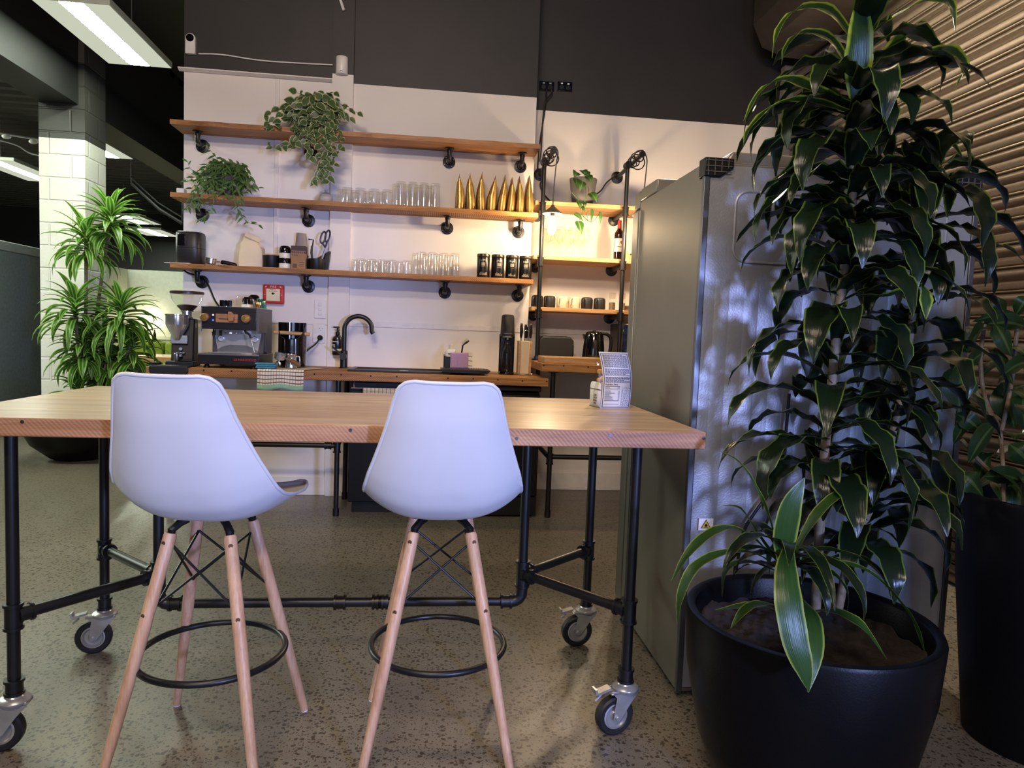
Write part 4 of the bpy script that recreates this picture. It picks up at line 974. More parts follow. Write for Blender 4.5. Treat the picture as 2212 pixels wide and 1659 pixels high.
# small ribbed vase on the middle shelf
X = shX(704, 420, 5.13); b = MB(); n = 48; vs = []; pr = [(.036, 0), (.043, .008), (.045, .03), (.040, .052), (.026, .066), (.012, .072), (.0105, .082), (.0125, .090), (.0085, .090), (.0075, .07)]
for r, z in pr:
    for k in range(n):
        a = 2*PI*k/n; q = r*(1+(.035 if k % 2 and r > .015 else 0)); vs.append((q*math.cos(a), q*math.sin(a), z))
L = len(pr); b.add(vs, [(j*n+k, j*n+(k+1) % n, (j+1)*n+(k+1) % n, (j+1)*n+k) for j in range(L-1) for k in range(n)]+[tuple(range(n-1, -1, -1))])
one('bud_vase', b, mat('grey_ceramic', (176, 168, 162), .6), 'small grey ribbed vase below the trailing variegated plant', 'vase', smooth=60, loc=(X, 5.14, Z2))
X = shX(391, 408, 5.2); b = MB(); b.box(-.02, .03, -.03, .03, 0, .05); one('small_box', b, WHT, 'small white box half hidden by the plant at the end of the middle shelf', 'box', bevel=.003, loc=(X, 5.2, Z2))

# ================================================================== COFFEE STATION ON THE COUNTER
p = pz(398, 786, CZ); GX, GY = py(398, 780, 4.84).x, 4.84
t = thing('coffee_grinder', 'black coffee grinder with a clear bean hopper left of the espresso machine', 'coffee grinder', (GX, GY, CZ), .12)
b = MB(); b.box(-.085, .085, -.14, .10, .0, .035); b.build('base', BLKM, t, bevel=.008)
b = MB(); b.prism([(-.075, .03), (.095, .03), (.095, .18), (.085, .31), (-.02, .31), (-.05, .18), (-.06, .06)], -.068, .068, 'x'); b.build('body', BLKM, t, bevel=.008)
b = MB(); b.lathe([(.036, .31), (.036, .322), (.030, .324), (.030, .352), (.040, .354), (.040, .360)], c=(.012, .02, 0), n=28); b.build('neck', STEEL, t)
b = MB(); b.lathe([(.036, .358), (.060, .385), (.094, .435), (.099, .475)], c=(.012, .02, 0), n=36); b.build('hopper', mat_glass('hopper_plastic', (.95, .95, .93), (.5, .5, .47)), t, recalc=False)
b = MB(); b.lathe([(0, .36), (.034, .36), (.052, .380), (.064, .392), (.05, .398), (.02, .401), (0, .402)], c=(.012, .02, 0), n=28); b.build('coffee_beans', mat('coffee_beans', (38, 24, 18), .5, var=.5, vs=120, bmp=1, bs=120), t)
b = MB(); b.lathe([(.104, .470), (.105, .482), (.100, .487), (0, .488)], c=(.012, .02, 0), n=36); b.build('hopper_lid', mat('smoked_lid', (52, 40, 34), .3), t)
b = MB(); c_ = (-.028, -.075, 0); b.lathe([(.0, .165), (.018, .168), (.022, .176), (.066, .262), (.068, .27), (.068, .325), (.072, .328), (.072, .334), (0, .335)], c=c_, n=32); b.build('doser', STEEL, t)
b = MB(); b.box(-.066, .035, -.079, -.055, .145, .20); b.build('front_plate', BRUSH, t, bevel=.003)
b = MB(); b.cyl((-.006, -.082, .112), (-.006, -.07, .112), .010); b.build('badge', STEEL, t)
b = MB(); b.box(-.045, .02, -.085, -.06, .082, .09); b.box(-.032, .006, -.11, -.07, .062, .078); b.build('fork', BRUSH, t, bevel=.002)
b = MB(); b.box(.0685, .0695, -.015, .045, .25, .28); b.build('side_label', mat('dim_display', (70, 70, 72), .3), t)
q = V((GX-.008, GY-.115, CZ+.035))
b = MB(); b.lathe([(.014, 0), (.0165, .004), (.0165, .044), (.013, .048), (.013, .054), (0, .055)], n=24); one('dosing_cup', b, BRUSH, 'small brushed steel dosing cup standing under the grinder spout', 'cup', loc=(q.x, q.y, q.z+.001))
# black tamping tray hooked over the counter edge
a, e = py(320, 790, 4.60), py(404, 806, 4.60)
t = thing('tamping_mat', 'black rubber tamping mat hooked over the left counter edge', 'mat', ((a.x+e.x)/2, 4.66, CZ))
w_ = (e.x-a.x)/2
b = MB(); b.box(-w_, w_, -.05, .022, .0005, .012); b.build('pad', RUB, t, bevel=.006, seg=3)
b = MB(); b.prism([(-w_, .006), (w_, .006), (w_, -.030), (w_-.02, -.052), (-w_+.02, -.052), (-w_, -.030)], -.052, -.034, 'y'); b.build('lip', RUB, t, bevel=.005, seg=3)
b = MB(); b.box(-.03, .03, -.055, -.012, 0, .016); one('knock_pad', b, BLKM, 'small black pad on the tamping mat by the grinder', 'pad', bevel=.003, loc=(a.x+.02, 4.69, CZ+.012))

# espresso machine
MX = py(500, 720, 4.72).x; MY = 4.72
EM = mat('espresso_black_enamel', (30, 28, 29), .3, .0, coat=.2); EG = mat('espresso_side_grey', (78, 74, 74), .45)
t = thing('espresso_machine', 'black and chrome espresso machine with wooden knobs on the counter', 'espresso machine', (MX, MY, CZ))
b = MB(); b.box(-.197, .180, -.035, .37, .022, .092); b.build('drip_base', EM, t, bevel=.004)
b = MB(); b.box(-.197, .180, -.037, -.034, .084, .093); b.build('trim_strip', STEEL, t, bevel=.001)
for x in (-.15, .14):
    for y in (0, .33):
        b = MB(); b.lathe([(.022, 0), (.016, .012), (.012, .024)], c=(x, y, 0), n=16); b.build('foot', BLKM, t)
b = MB(); b.box(-.165, .165, .16, .37, .09, .39); b.build('boiler_case', EG, t, bevel=.004)
b = MB(); b.prism([(-.150, .25), (.150, .25), (.150, .22), (.128, .095), (-.128, .095), (-.150, .22)], .150, .160, 'y'); b.build('splash_panel', mat('satin_chrome', (206, 200, 190), .32, .55), t, bevel=.002)
b = MB(); b.box(-.178, .160, -.02, .34, .248, .392); b.build('head_panel', EM, t, bevel=.004)
b = MB(); b.prism([(.0, .392), (.37, .392), (.37, .022), (.34, .022), (.20, .105), (.185, .23), (.0, .23)][:7], .162, .172, 'x'); b.build('side_panel', EG, t, bevel=.002)
b = MB(); b.box(.160, .1625, -.018, .005, .23, .392); b.box(-.183, -.178, -.018, .005, .23, .392); b.build('chrome_edge', STEEL, t)
b = MB(); b.prism([(.16, .23), (.37, .23), (.37, .022), (.30, .022)], -.172, -.162, 'x'); b.build('side_panel', EG, t, bevel=.002)
b = MB(); b.prism([(-.128, .098), (-.13, .11), (-.10, .132), (-.05, .146), (.05, .146), (.10, .132), (.13, .11), (.128, .098)], .142, .149, 'y'); b.box(-.135, .135, -.02, .15, .093, .098); b.build('drip_tray', STEEL, t, bevel=.001)
b = MB()
for k in range(9): b.box(-.12, .12, -.01+k*.017, -.004+k*.017, .098, .100)
b.build('drip_grille', ZINC, t)
for x in (-.105, .112):
    b = MB(); b.lathe([(.021, 0), (.021, .010), (.018, .011)], c=(x, .148, .187), axis='y', n=28); g = b.build('gauge', STEEL, t)
    b = MB(); b.lathe([(.017, .0112), (.017, .0118), (0, .0119)], c=(x, .148, .187), axis='y', n=24); b.build('dial', WHT, g)
    b = MB(); b.box(x-.001, x+.001, .1355, .1362, .180, .199); b.build('needle', BLKM, g)
b = MB(); b.lathe([(.034, .242), (.036, .236), (.036, .222), (.030, .218), (0, .217)], c=(-.02, .055, 0), n=28); b.box(-.05, .06, .02, .12, .232, .247); b.build('group_head', STEEL, t)
b = MB(); b.lathe([(.010, .245), (.010, .212), (.008, .208)], c=(-.115, .03, 0), n=14); b.lathe([(.010, .245), (.010, .212), (.008, .208)], c=(-.075, .03, 0), n=14); b.build('water_spout', BLKG, t)
b = MB(); b.tube(catmull([(.085, .0, .25), (.09, -.01, .235), (.115, -.02, .222), (.128, -.025, .195)]), .007, 10); b.build('wand_grip', RUB, t)
b = MB(); b.tube([(.128, -.025, .195), (.152, -.03, .108)], .006, 10); b.lathe([(.007, 0), (.006, -.012)], c=(.1525, -.03, .108), n=12); b.build('steam_wand', STEEL, t)
WK = wood('walnut_knob', (140, 92, 56), (172, 120, 78), (190, 140, 94), 0, .4)
for x in (-.158, .097):
    b = MB(); b.lathe([(.026, .0), (.027, .006), (.025, .030), (.021, .034)], c=(x, -.02, .322), axis='y', n=26); kn = b.build('knob', WK, t)
    b = MB(); b.lathe([(.0205, .034), (.019, .0365), (0, .037)], c=(x, -.02, .322), axis='y', n=26); b.build('brass_cap', mat('brass', (196, 158, 84), .3, .9), kn)
b = MB(); b.box(-.090, .045, -.032, -.019, .292, .347); b.build('paddle_plate', WK, t, bevel=.003)
b = MB(); b.box(-.068, .018, -.0335, -.031, .312, .317); b.build('paddle_slot', BLKM, t)
b = MB(); b.prism([(-.006, .362), (.010, .362), (.028, .342), (.028, .306), (.012, .298), (-.004, .302), (-.006, .33)], -.062, -.033, 'y'); b.build('paddle', WK, t, bevel=.004)
for z, cc in ((.338, (.55, .30, .50)), (.305, (.06, .08, 1.0))):
    b = MB(); b.ball((-.108, -.022, z), .0055); b.build('indicator_light', glow('led_%d' % int(z*1000), cc, 4), t)
REDM = mat('red_lettering', (190, 40, 48), .5)
text('lettering', 'LA MARZOCCO', .020, REDM, t, (.095, -.0357, .056), sx=.98)
b = MB(); b.box(-.165, .160, .0, .36, .392, .395); b.build('cup_tray', STEEL, t)
TZM = CZ+.395
def onm(x, y, Y): return py(x, y, Y).x
X = onm(488, 652, 4.86)
b = MB(); b.lathe([(.036, 0), (.036, .040), (.031, .040), (.030, .002), (.0, .002)], n=24)
for k in range(10): a = 2*PI*k/10; b.box(.032*math.cos(a)-.006, .032*math.cos(a)+.006, .032*math.sin(a)-.006, .032*math.sin(a)+.006, .006, .044)
one('tamper_ring', b, BLKG, 'black notched ring on the left of the machine top', 'coffee tool', loc=(X, 4.86, TZM))
X = onm(527, 645, 4.98); b = MB(); b.lathe([(.050, 0), (.050, .06), (.046, .078), (.034, .088), (0, .09)], n=30); one('glass_dome', b, GLASS, 'clear upturned glass jar on the machine top', 'glass', loc=(X, 4.98, TZM), recalc=False)
X = onm(535, 655, 4.86); b = MB(); b.lathe([(.034, 0), (.040, .004), (.039, .022), (0, .022)], n=28); one('coffee_cup', b, CUPW, 'low white cup under the black cup on the machine top', 'cup', loc=(X, 4.86, TZM))
cup((X, 4.86, TZM+.0222), CUPB, 'black upturned cup on the white cup on the machine top', 'cups on the espresso machine', .036, .048)
X = onm(548, 640, 4.98); cup((X, 4.99, TZM), CUPW, 'white upturned cup at the back of the machine top, under a black one', 'cups on the espresso machine', .036, .046)
cup((X, 4.99, TZM+.046), CUPB, 'highest black upturned cup at the back of the machine top', 'cups on the espresso machine', .037, .046)
TEAL = mat_glass('teal_glass', (.66, .86, .82), (.32, .55, .52)); AMB = mat_glass('amber_glass', (.96, .90, .80), (.66, .56, .42))
for xp, yp, Y, mt_, r, h, lab in ((547, 655, 4.80, GLASS, .020, .058, 'small clear shot glass nearest the black cup on the machine'), (556, 656, 4.85, STEEL, .017, .040, 'small shiny metal cup on the machine top'), (564, 657, 4.80, AMB, .022, .044, 'amber tinted shot glass, left one on the machine'), (573, 657, 4.85, AMB, .022, .042, 'amber tinted shot glass, right one on the machine'), (573, 652, 4.985, TEAL, .027, .068, 'teal ribbed glass at the back of the machine top, left'), (588, 655, 4.93, TEAL, .027, .064, 'teal ribbed glass at the right end of the machine top')):
    X = onm(xp, yp, Y); b = MB(); n = 20; b.lathe([(r, 0), (r, .003), (r*.86, h-.004), (r*.8, h), (0, h)], n=n); b.lathe([(r-.002, 0), (r*.8-.002, h-.006), (0, h-.006)], n=n); one('shot_glass', b, mt_, lab, 'glass', 'small glasses on the espresso machine', loc=(min(X, MX+.158-r), Y, TZM))
# knock bin with a wooden bar
KX = py(632, 745, 4.97).x
t = thing('knock_bin', 'tall black knock bin with a wooden bar right of the espresso machine', 'bin', (KX, 4.97, CZ+.008))
b = MB(); n = 40; R_ = .092
def wall_top(a):
    f = max(0.0, math.cos(a+PI/2)); return .302-.115*max(0, (f-.25)/.75)**.6 if f > .25 else .302
vs = []
for k in range(n):
    a = 2*PI*k/n; q = .8
    ca, sa = math.cos(a), math.sin(a); x, y = R_*math.copysign(abs(ca)**q, ca), R_*math.copysign(abs(sa)**q, sa)
    zt = wall_top(a); vs += [(x, y, .002), (x, y, zt), (x*.95, y*.95, zt), (x*.95, y*.95, .02)]
b.add(vs, [(k*4+i, ((k+1) % n)*4+i, ((k+1) % n)*4+i+1, k*4+i+1) for k in range(n) for i in range(3)]+[tuple(k*4 for k in range(n)), tuple(k*4+3 for k in range(n-1, -1, -1))])
b.build('bin', BLKG, t, smooth=40)
b = MB(); b.cyl((-.118, -.03, .232), (.118, -.03, .226), .0125, n=18); b.build('bar', W_SMALL, t)
# checked tea towel under the portafilter, hanging over the counter edge
def mat_plaid():
    mt, n, bb = nt('checked_cotton'); t_ = N(n, 'ShaderNodeTexCoord'); sp = N(n, 'ShaderNodeSeparateXYZ'); n.links.new(t_.outputs['UV'], sp.inputs[0])
    col = None; base = lin((226, 214, 194))
    def lines(i, f, wd):
        m_ = N(n, 'ShaderNodeMath', operation='MULTIPLY'); n.links.new(sp.outputs[i], m_.inputs[0]); m_.inputs[1].default_value = f
        fr = N(n, 'ShaderNodeMath', operation='FRACT'); n.links.new(m_.outputs[0], fr.inputs[0])
        lt = N(n, 'ShaderNodeMath', operation='LESS_THAN'); n.links.new(fr.outputs[0], lt.inputs[0]); lt.inputs[1].default_value = wd; return lt.outputs[0]
    c = mixc(n, lines(0, 17, .16), base, lin((130, 122, 104)))
    c = mixc(n, lines(1, 21, .26), c, lin((104, 78, 62)))
    gt = N(n, 'ShaderNodeMath', operation='GREATER_THAN'); n.links.new(sp.outputs[1], gt.inputs[0]); gt.inputs[1].default_value = .935
    c = mixc(n, gt.outputs[0], c, lin((150, 190, 160)))
    n.links.new(c, bb.inputs['Base Color']); bb.inputs['Roughness'].default_value = .9; return mt
PLAID = mat_plaid()
x0, x1 = py(555, 815, 4.62).x, py(656, 815, 4.62).x; yb = 4.99
def tw(u, v):
    x = x0+(x1-x0)*u; L = (yb-4.622)+.125; s = v*L; wv = .004*math.sin(u*17+v*6)+.003*math.sin(u*7)
    if s < yb-4.622:
        f = s/(yb-4.622); return (x+.10*(1-f)**1.5, yb-s, CZ+.003+abs(wv)*.3)
    d = s-(yb-4.622); return (x-.02*d*(u-.3), 4.620-abs(wv), CZ+.003-d*(1+.06*math.sin(u*9)))
b = MB(); b.grid(tw, 30, 34); one('tea_towel', b, PLAID, 'checked tea towel with a green hem hanging over the counter edge', 'towel', recalc=False, smooth=180, solid=.003)
b = MB()
def tw2(u, v):
    x = -.5+.255*1.0*u+.37-.02; s = v*.16-.05
    return (-.41+.40*u, 4.691-.006*math.sin(u*8)*v+(.0 if s > 0 else -.012), CZ-.152-max(0, s)+(.006 if s < 0 else 0)) if 0 else (-.44+.43*u, 4.682-.004*abs(math.sin(u*11))*v, CZ-.0985-.16*v)
b.grid(tw2, 20, 10); one('dish_towel', b, PLAID, 'folded checked towel hanging on the dishwasher rail', 'towel', recalc=False, smooth=180, solid=.006)
BLUE = mat('blue_microfibre', (72, 134, 158), .95, var=.15, vs=60, bmp=.8, bs=160)
c = py(575, 793, 4.68)
b = MB(); rr = random.Random(2)
for z0, z1, dx_ in ((.0, .012, 0), (.012, .025, .006), (.025, .036, -.004)):
    b.box(-.062+dx_, .058+dx_, -.045, .045, z0, z1-.001)
one('cleaning_cloth', b, BLUE, 'folded blue cleaning cloth on the checked towel', 'cloth', bevel=.005, seg=3, loc=(c.x, 4.69, CZ+.009), rot=(0, 0, .05))
c = py(602, 785, 4.72); portafilter('portafilter', 'steel portafilter with a brown wooden handle on the checked towel', (c.x+.002, 4.745, CZ+.084), -.5, mat('brown_handle', (110, 82, 58), .45), .28, True)
c = py(629, 780, 4.80)
t = thing('milk_jug', 'polished steel milk jug in front of the knock bin', 'jug', (c.x, 4.80, CZ+.008), -.3)
b = MB(); b.lathe([(.036, 0), (.039, .004), (.038, .03), (.033, .06), (.033, .085), (.036, .092), (.034, .092), (.031, .084), (.031, .06), (.034, .01), (0, .006)], n=30); b.tube([(-.032, 0, .082), (-.044, 0, .094)], [.010, .006], 8); b.build('body', STEEL, t)
b = MB(); b.tube(catmull([(.033, 0, .075), (.055, 0, .078), (.062, 0, .05), (.056, 0, .018), (.040, 0, .014)]), .0045, 8); b.build('handle', STEEL, t)

# ================================================================== SINK SIDE OF THE COUNTER
SX = py(729, 730, 5.22)
t = thing('soap_dispenser', 'black pump bottle of hand soap in a wall holder by the tap', 'soap bottle', (SX.x, 5.225, py(729, 767, 5.22).z))
BOT = mat('dark_bottle_plastic', (26, 22, 20), .25, coat=.3)
b = MB(); b.lathe([(.034, 0), (.038, .006), (.038, .110), (.034, .128), (.018, .142), (.013, .146)], n=30); b.build('bottle', BOT, t)
b = MB(); b.lathe([(.016, .146), (.016, .166), (.008, .170), (.006, .172), (.006, .20)], n=18); b.box(-.032, .012, -.007, .007, .196, .207); b.build('pump', BLKM, t, bevel=.002)
b = MB(); b.lathe([(.0385, .028), (.0395, .030), (.0395, .044), (.0385, .046)], n=30); b.build('label_band', mat('pale_band', (196, 198, 186), .5), t)
b = MB(); b.box(-.018, .018, .036, .073, .020, .060); b.build('wall_holder', BLKM, t, bevel=.003)
PRN = mat('label_print', (206, 200, 190), .6)
b = MB(); b.box(-.030, .012, -.0392, -.0375, .094, .100); b.build('print', PRN, t)
for k in range(2):
    b = MB(); b.box(-.030, -.012, -.0392, -.0365, .070-k*.012, .076-k*.012); b.build('print', PRN, t)
p = pz(742, 796, CZ); TX, TY = py(743, 760, 5.12).x, 5.12
t = thing('kitchen_tap', 'tall black gooseneck tap beside the sink', 'tap', (TX, TY, CZ))
b = MB(); b.lathe([(.034, 0), (.034, .004), (.026, .007), (.026, .12), (.022, .125), (.018, .127)], n=24); b.build('body', BLK, t)
R_ = .098; zc = .275
b = MB(); b.tube([(0, 0, .12), (0, 0, .20)]+arc((R_, 0, zc), R_, PI, .12*PI, 18)+[(R_*2-.004, 0, zc-.006), (R_*2+.006, 0, zc-.022)], .0165, 16); b.build('spout', BLK, t, smooth=60)
b = MB(); b.cyl((0, -.02, .085), (0, -.052, .085), .024, n=24); b.tube([(-.01, -.045, .09), (-.075, -.05, .155)], [.008, .0065], 10); b.build('lever', BLK, t)
SNK = mat('black_granite_sink', (26, 25, 26), .4, var=.2, vs=200)
a0, a1, a2 = pz(752, 801, CZ), pz(958, 807, CZ), pz(765, 793, CZ)
x0, x1, y0, y1 = a0.x, a1.x+.05, 4.76, 5.16
t = thing('kitchen_sink', 'black inset sink in the timber counter', 'sink', ((x0+x1)/2, (y0+y1)/2, CZ)); hw, hd = (x1-x0)/2, (y1-y0)/2
b = MB()
for q in ((-hw, hw, -hd, -hd+.035), (-hw, hw, hd-.06, hd), (-hw, -hw+.035, -hd+.035, hd-.06), (hw-.035, hw, -hd+.035, hd-.06)): b.box(*q, 0, .012)
b.build('rim', SNK, t, bevel=.004)
b = MB(); b.box(-hw+.035, hw-.035, -hd+.035, hd-.06, .0005, .003); b.build('basin', BLKM, t)
b = MB(); b.cyl((.02, 0, .003), (.02, 0, .005), .03); b.build('drain', ZINC, t)
a, e = py(953, 803, 4.80), py(1056, 803, 4.80)
t = thing('drip_tray', 'black ribbed draining tray right of the sink', 'tray', ((a.x+e.x)/2, 4.845, CZ+.0125)); hw = (e.x-a.x)/2+.005
b = MB(); b.prism([(-hw, .022), (-hw, .017), (-hw+.022, 0), (hw-.022, 0), (hw, .017), (hw, .022)], -.13, .13, 'y'); b.build('tray', BLKM, t, bevel=.004)
b = MB()
for k in range(17): xx = -hw+.03+k*(2*hw-.06)/16; b.box(xx-.003, xx+.003, -.115, .115, .022, .0245)
b.build('rib', mat('tray_rib', (44, 43, 42), .4), t)
a, e = py(958, 795, 5.0), py(1010, 795, 5.0)
t = thing('sink_caddy', 'black sink caddy with side prongs at the back of the tray', 'caddy', ((a.x+e.x)/2, 5.048, CZ+.001)); hw = (e.x-a.x)/2
b = MB(); b.box(-hw, hw, .055, .06, 0, .11); b.box(-hw, -hw+.005, -.055, .06, 0, .125); b.box(-hw, -hw+.07, -.055, -.05, 0, .11); b.box(hw-.005, hw, -.055, .06, 0, .10); b.box(-hw, hw, -.055, .06, 0, .006); b.build('body', BLKM, t, bevel=.002)
b = MB()
for z in (.115, .085, .05, .012): b.tube(catmull([(hw-.02, -.052, z), (hw+.01, -.055, z), (hw+.026, -.05, z-.001), (hw+.03, -.04, z-.002)], 3), .0028, 6)
b.build('prongs', mat('caddy_grey', (96, 88, 80), .5), t)
X = py(974, 755, 5.04).x
t = thing('detergent_bottle', 'white bottle of dish liquid standing in the sink caddy', 'bottle', (X, 5.062, CZ+.008))
b = MB(); b.lathe([(.034, 0), (.037, .004), (.038, .135), (.034, .150), (.026, .154), (.016, .155)], n=28, sq=.6); b.build('bottle', WPAINT, t, smooth=50)
b = MB(); b.lathe([(.0155, .155), (.0155, .186), (.013, .188), (0, .188)], n=20); b.build('cap', mat('cream_cap', (206, 194, 170), .5), t)
b = MB(); b.box(-.020, .016, -.0395, -.036, .119, .125); b.build('print', MATTE, t)
b = MB(); b.box(-.026, .026, -.0395, -.036, .080, .092); b.build('dark_band', BLKM, t)
a = py(997, 765, 5.02)
t = thing('dish_brush', 'black dish brush with pale bristles tilted in the sink caddy', 'brush', (a.x, 5.04, a.z))
b = MB(); h1, h2 = py(1000, 745, 5.03)-V(t.location), py(1013, 735.5, 5.03)-V(t.location)
b.tube([(0, 0, -.05), (0, 0, 0), h1], .0055, 8); b.tube([h1, h1.lerp(h2, .5), h2], [.006, .009, .007], 8); b.build('handle', BLKM, t)
b = MB(); d_ = (h2-h1).normalized(); up = V((-d_.z, 0, d_.x))
for k in range(12):
    for m_ in (-1, 0, 1): c = h1+(h2-h1)*(.05+.9*k/11)+V((0, m_*.005, 0)); b.cyl(c, c+up*(.020+.002*(k % 3))+V((0, m_*.002, 0)), .0014, n=5)
b.build('bristles', mat('pale_bristle', (206, 192, 160), .7), t)
def mat_pink():
    mt, n, bb = nt('pink_woven_cloth'); co = coords(n, 'UV', (5, 5, 1))
    sp = N(n, 'ShaderNodeSeparateXYZ'); n.links.new(co, sp.inputs[0]); o = []
    for i in (0, 1):
        p_ = N(n, 'ShaderNodeMath', operation='PINGPONG'); n.links.new(sp.outputs[i], p_.inputs[0]); p_.inputs[1].default_value = .5; o.append(p_.outputs[0])
    ad = N(n, 'ShaderNodeMath', operation='ADD'); n.links.new(o[0], ad.inputs[0]); n.links.new(o[1], ad.inputs[1])
    mu = N(n, 'ShaderNodeMath', operation='MULTIPLY'); n.links.new(ad.outputs[0], mu.inputs[0]); mu.inputs[1].default_value = 3.0
    fr = N(n, 'ShaderNodeMath', operation='FRACT'); n.links.new(mu.outputs[0], fr.inputs[0])
    n.links.new(ramp(n, fr.outputs[0], ((.45, lin((150, 94, 140))), (.55, lin((206, 176, 198))))).outputs[0], bb.inputs['Base Color']); bb.inputs['Roughness'].default_value = .95; return mt
x0, x1 = py(973, 778, 4.965).x, py(1012, 778, 4.965).x
zt, zb_ = py(990, 761, 4.965).z, py(990, 795, 4.965).z
b = MB(); b.grid(lambda u, v: (x0+(x1-x0)*u, 4.984+.003*math.sin(u*7)-.004*v, zt+(zb_-zt)*v-.005*(1-u)), 14, 10); one('dishcloth', b, mat_pink(), 'pink diamond-patterned dishcloth hung over the front of the caddy', 'cloth', recalc=False, smooth=180, solid=.004)
# soda maker
p = pz(1094, 806, CZ); Y = 4.98; X = py(1095, 740, Y).x
t = thing('soda_maker', 'black soda maker with an empty bottle standing right of the sink', 'soda maker', (X, Y, CZ))
b = MB(); b.lathe([(.053, 0), (.054, .010), (.052, .022), (.040, .024), (0, .024)], c=(0, -.03, 0), n=32); b.build('base', BLKG, t)
b = MB(); b.prism([(-.054, -.005), (-.052, .055), (-.03, .068), (.03, .068), (.052, .055), (.054, -.005), (.044, .008), (-.044, .008)], .004, .285, 'z'); b.build('column', BLKG, t, smooth=30)
b = MB(); b.lathe([(.049, .268), (.051, .275), (.049, .33), (.045, .405), (.041, .418), (.03, .423), (0, .424)], c=(0, -.012, 0), n=36); b.build('head', mat('textured_black', (22, 21, 21), .3, bmp=1.0, bs=420), t)
b = MB(); b.lathe([(.0, .262), (.034, .262), (.036, .274), (0, .276)], c=(0, -.028, 0), n=28); b.lathe([(.006, .246), (.007, .262)], c=(0, -.040, 0), n=12); b.build('nozzle', ZINC, t)
text('lettering', 'sodastream', .013, ZINC, t, (0, -.0645, .290), sx=.95)
b = MB(); b.lathe([(.034, 0), (.036, .006), (.036, .125), (.032, .15), (.018, .185), (.015, .215)], n=28); one('soda_bottle', b, mat_glass('soda_bottle_plastic', (.80, .82, .83), (.3, .3, .3)), 'clear empty bottle standing in the soda maker', 'bottle', loc=(X, Y-.042, CZ+.0255), recalc=False)
# knife block
X = py(1132.5, 770, 4.93).x
t = thing('knife_block', 'pale timber knife block with black-handled knives on a wire stand', 'knife block', (X, 4.94, CZ+.010))
b = MB(); b.box(-.031, .031, -.050, .04, 0, .232); b.build('block', mat('cream_block_face', (214, 194, 160), .5, var=.04), t, bevel=.004)
for s in (-1, 1):
    b = MB(); b.box(*sorted((s*.0315, s*.047)), -.045, .045, 0, .232); b.build('side_board', W_SMALL, t, bevel=.003)
b = MB(); b.tube([(.066*math.cos(a), .055*math.sin(a), -.004) for a in [2*PI*i/30 for i in range(30)]], .0035, 8, closed=True); b.tube([(-.06, -.02, -.0015), (.06, -.02, -.0015)], .003, 6); b.tube([(-.06, .03, -.0015), (.06, .03, -.0015)], .003, 6); b.build('wire_stand', STEEL, t)
kx = ((-.030, -.028, .118, 'leftmost black-handled knife in the knife block'), (.001, -.02, .112, 'middle black-handled knife in the knife block'), (.036, -.028, .115, 'rightmost black-handled knife in the knife block'), (.014, .02, .095, 'black-handled knife at the back of the knife block'))
for x, y, h, lab in kx:
    t2 = thing('kitchen_knife', lab, 'knife', (X+x, 4.94+y, CZ+.242), 0, 'knives in the knife block')
    b = MB(); b.box(-.006, .006, -.003, .003, 0, .024); b.build('blade', STEEL, t2)
    b = MB(); b.tube([(0, 0, .02), (.0, 0, .035), (.002, 0, .07), (.0, 0, .10), (.001, 0, h)], [.007, .0095, .0115, .010, .008], 12); b.build('handle', BLKM, t2)
    b = MB(); b.lathe([(.0082, h-.004), (.0085, h+.004), (0, h+.006)], n=12); b.build('end_cap', STEEL, t2)
t2 = thing('kitchen_scissors', 'steel loop handled scissors standing in the front of the knife block', 'scissors', (X+.006, 4.94-.042, CZ+.242))
b = MB(); b.tube([(-.015, 0, 0), (-.015, 0, .055)]+arc((0, 0, .06), .015, PI, 0, 10)+[(.015, 0, .055), (.015, 0, 0)], .0028, 8); b.build('handle_loop', STEEL, t2)

# ================================================================== ALCOVE THINGS
X0, X1 = py(1163, 740, 5.21).x, py(1241, 740, 5.21).x
t = thing('toaster', 'black long-slot toaster on the alcove counter', 'toaster', ((X0+X1)/2, 5.295, AZ_)); hw = (X1-X0)/2
TB = mat('toaster_black', (34, 34, 33), .42)
b = MB(); pr = [(-hw+.012, .012), (-hw, .05), (-hw+.004, .15), (-hw+.03, .182), (hw-.03, .182), (hw-.004, .15), (hw, .05), (hw-.012, .012)]; b.prism(pr, -.085, .085, 'y'); b.build('body', TB, t, bevel=.012, seg=3)
b = MB(); b.box(-hw+.05, hw-.05, -.035, -.012, .1815, .184); b.box(-hw+.05, hw-.05, .012, .035, .1815, .184); b.build('slots', BLKG, t)
b = MB(); b.box(-hw+.015, hw-.015, -.08, .08, 0, .014); b.build('base', BLKM, t)
b = MB(); b.box(hw-.004, hw+.014, -.012, .012, .10, .115); b.build('lever', ZINC, t, bevel=.002)
X = py(1284, 740, 5.12).x
t = thing('kettle', 'black jug kettle with a loop handle on the alcove counter', 'kettle', (X, 5.14, AZ_))
b = MB(); b.lathe([(.084, 0), (.086, .012), (.080, .018), (0, .018)], n=32); b.build('power_base', BLKM, t)
b = MB(); b.lathe([(.082, .020), (.083, .03), (.078, .12), (.070, .19), (.064, .212)], n=36); b.prism([(-.058, .20), (-.088, .208), (-.082, .18), (-.066, .16)], -.016, .016, 'y'); b.build('body', BLKG, t)
b = MB(); b.lathe([(.064, .212), (.058, .222), (.045, .228), (.012, .230), (.012, .236), (0, .237)], n=32); b.build('lid', BLKG, t)
b = MB(); b.tube(catmull([(.060, 0, .215), (.095, 0, .212), (.125, 0, .185), (.130, 0, .13), (.122, 0, .06), (.118, 0, .03)]), .0125, 12); b.tube([(.075, 0, .06), (.118, 0, .05)], .009, 8); b.build('handle', BLKM, t)
a = py(1177, 776, 4.66)
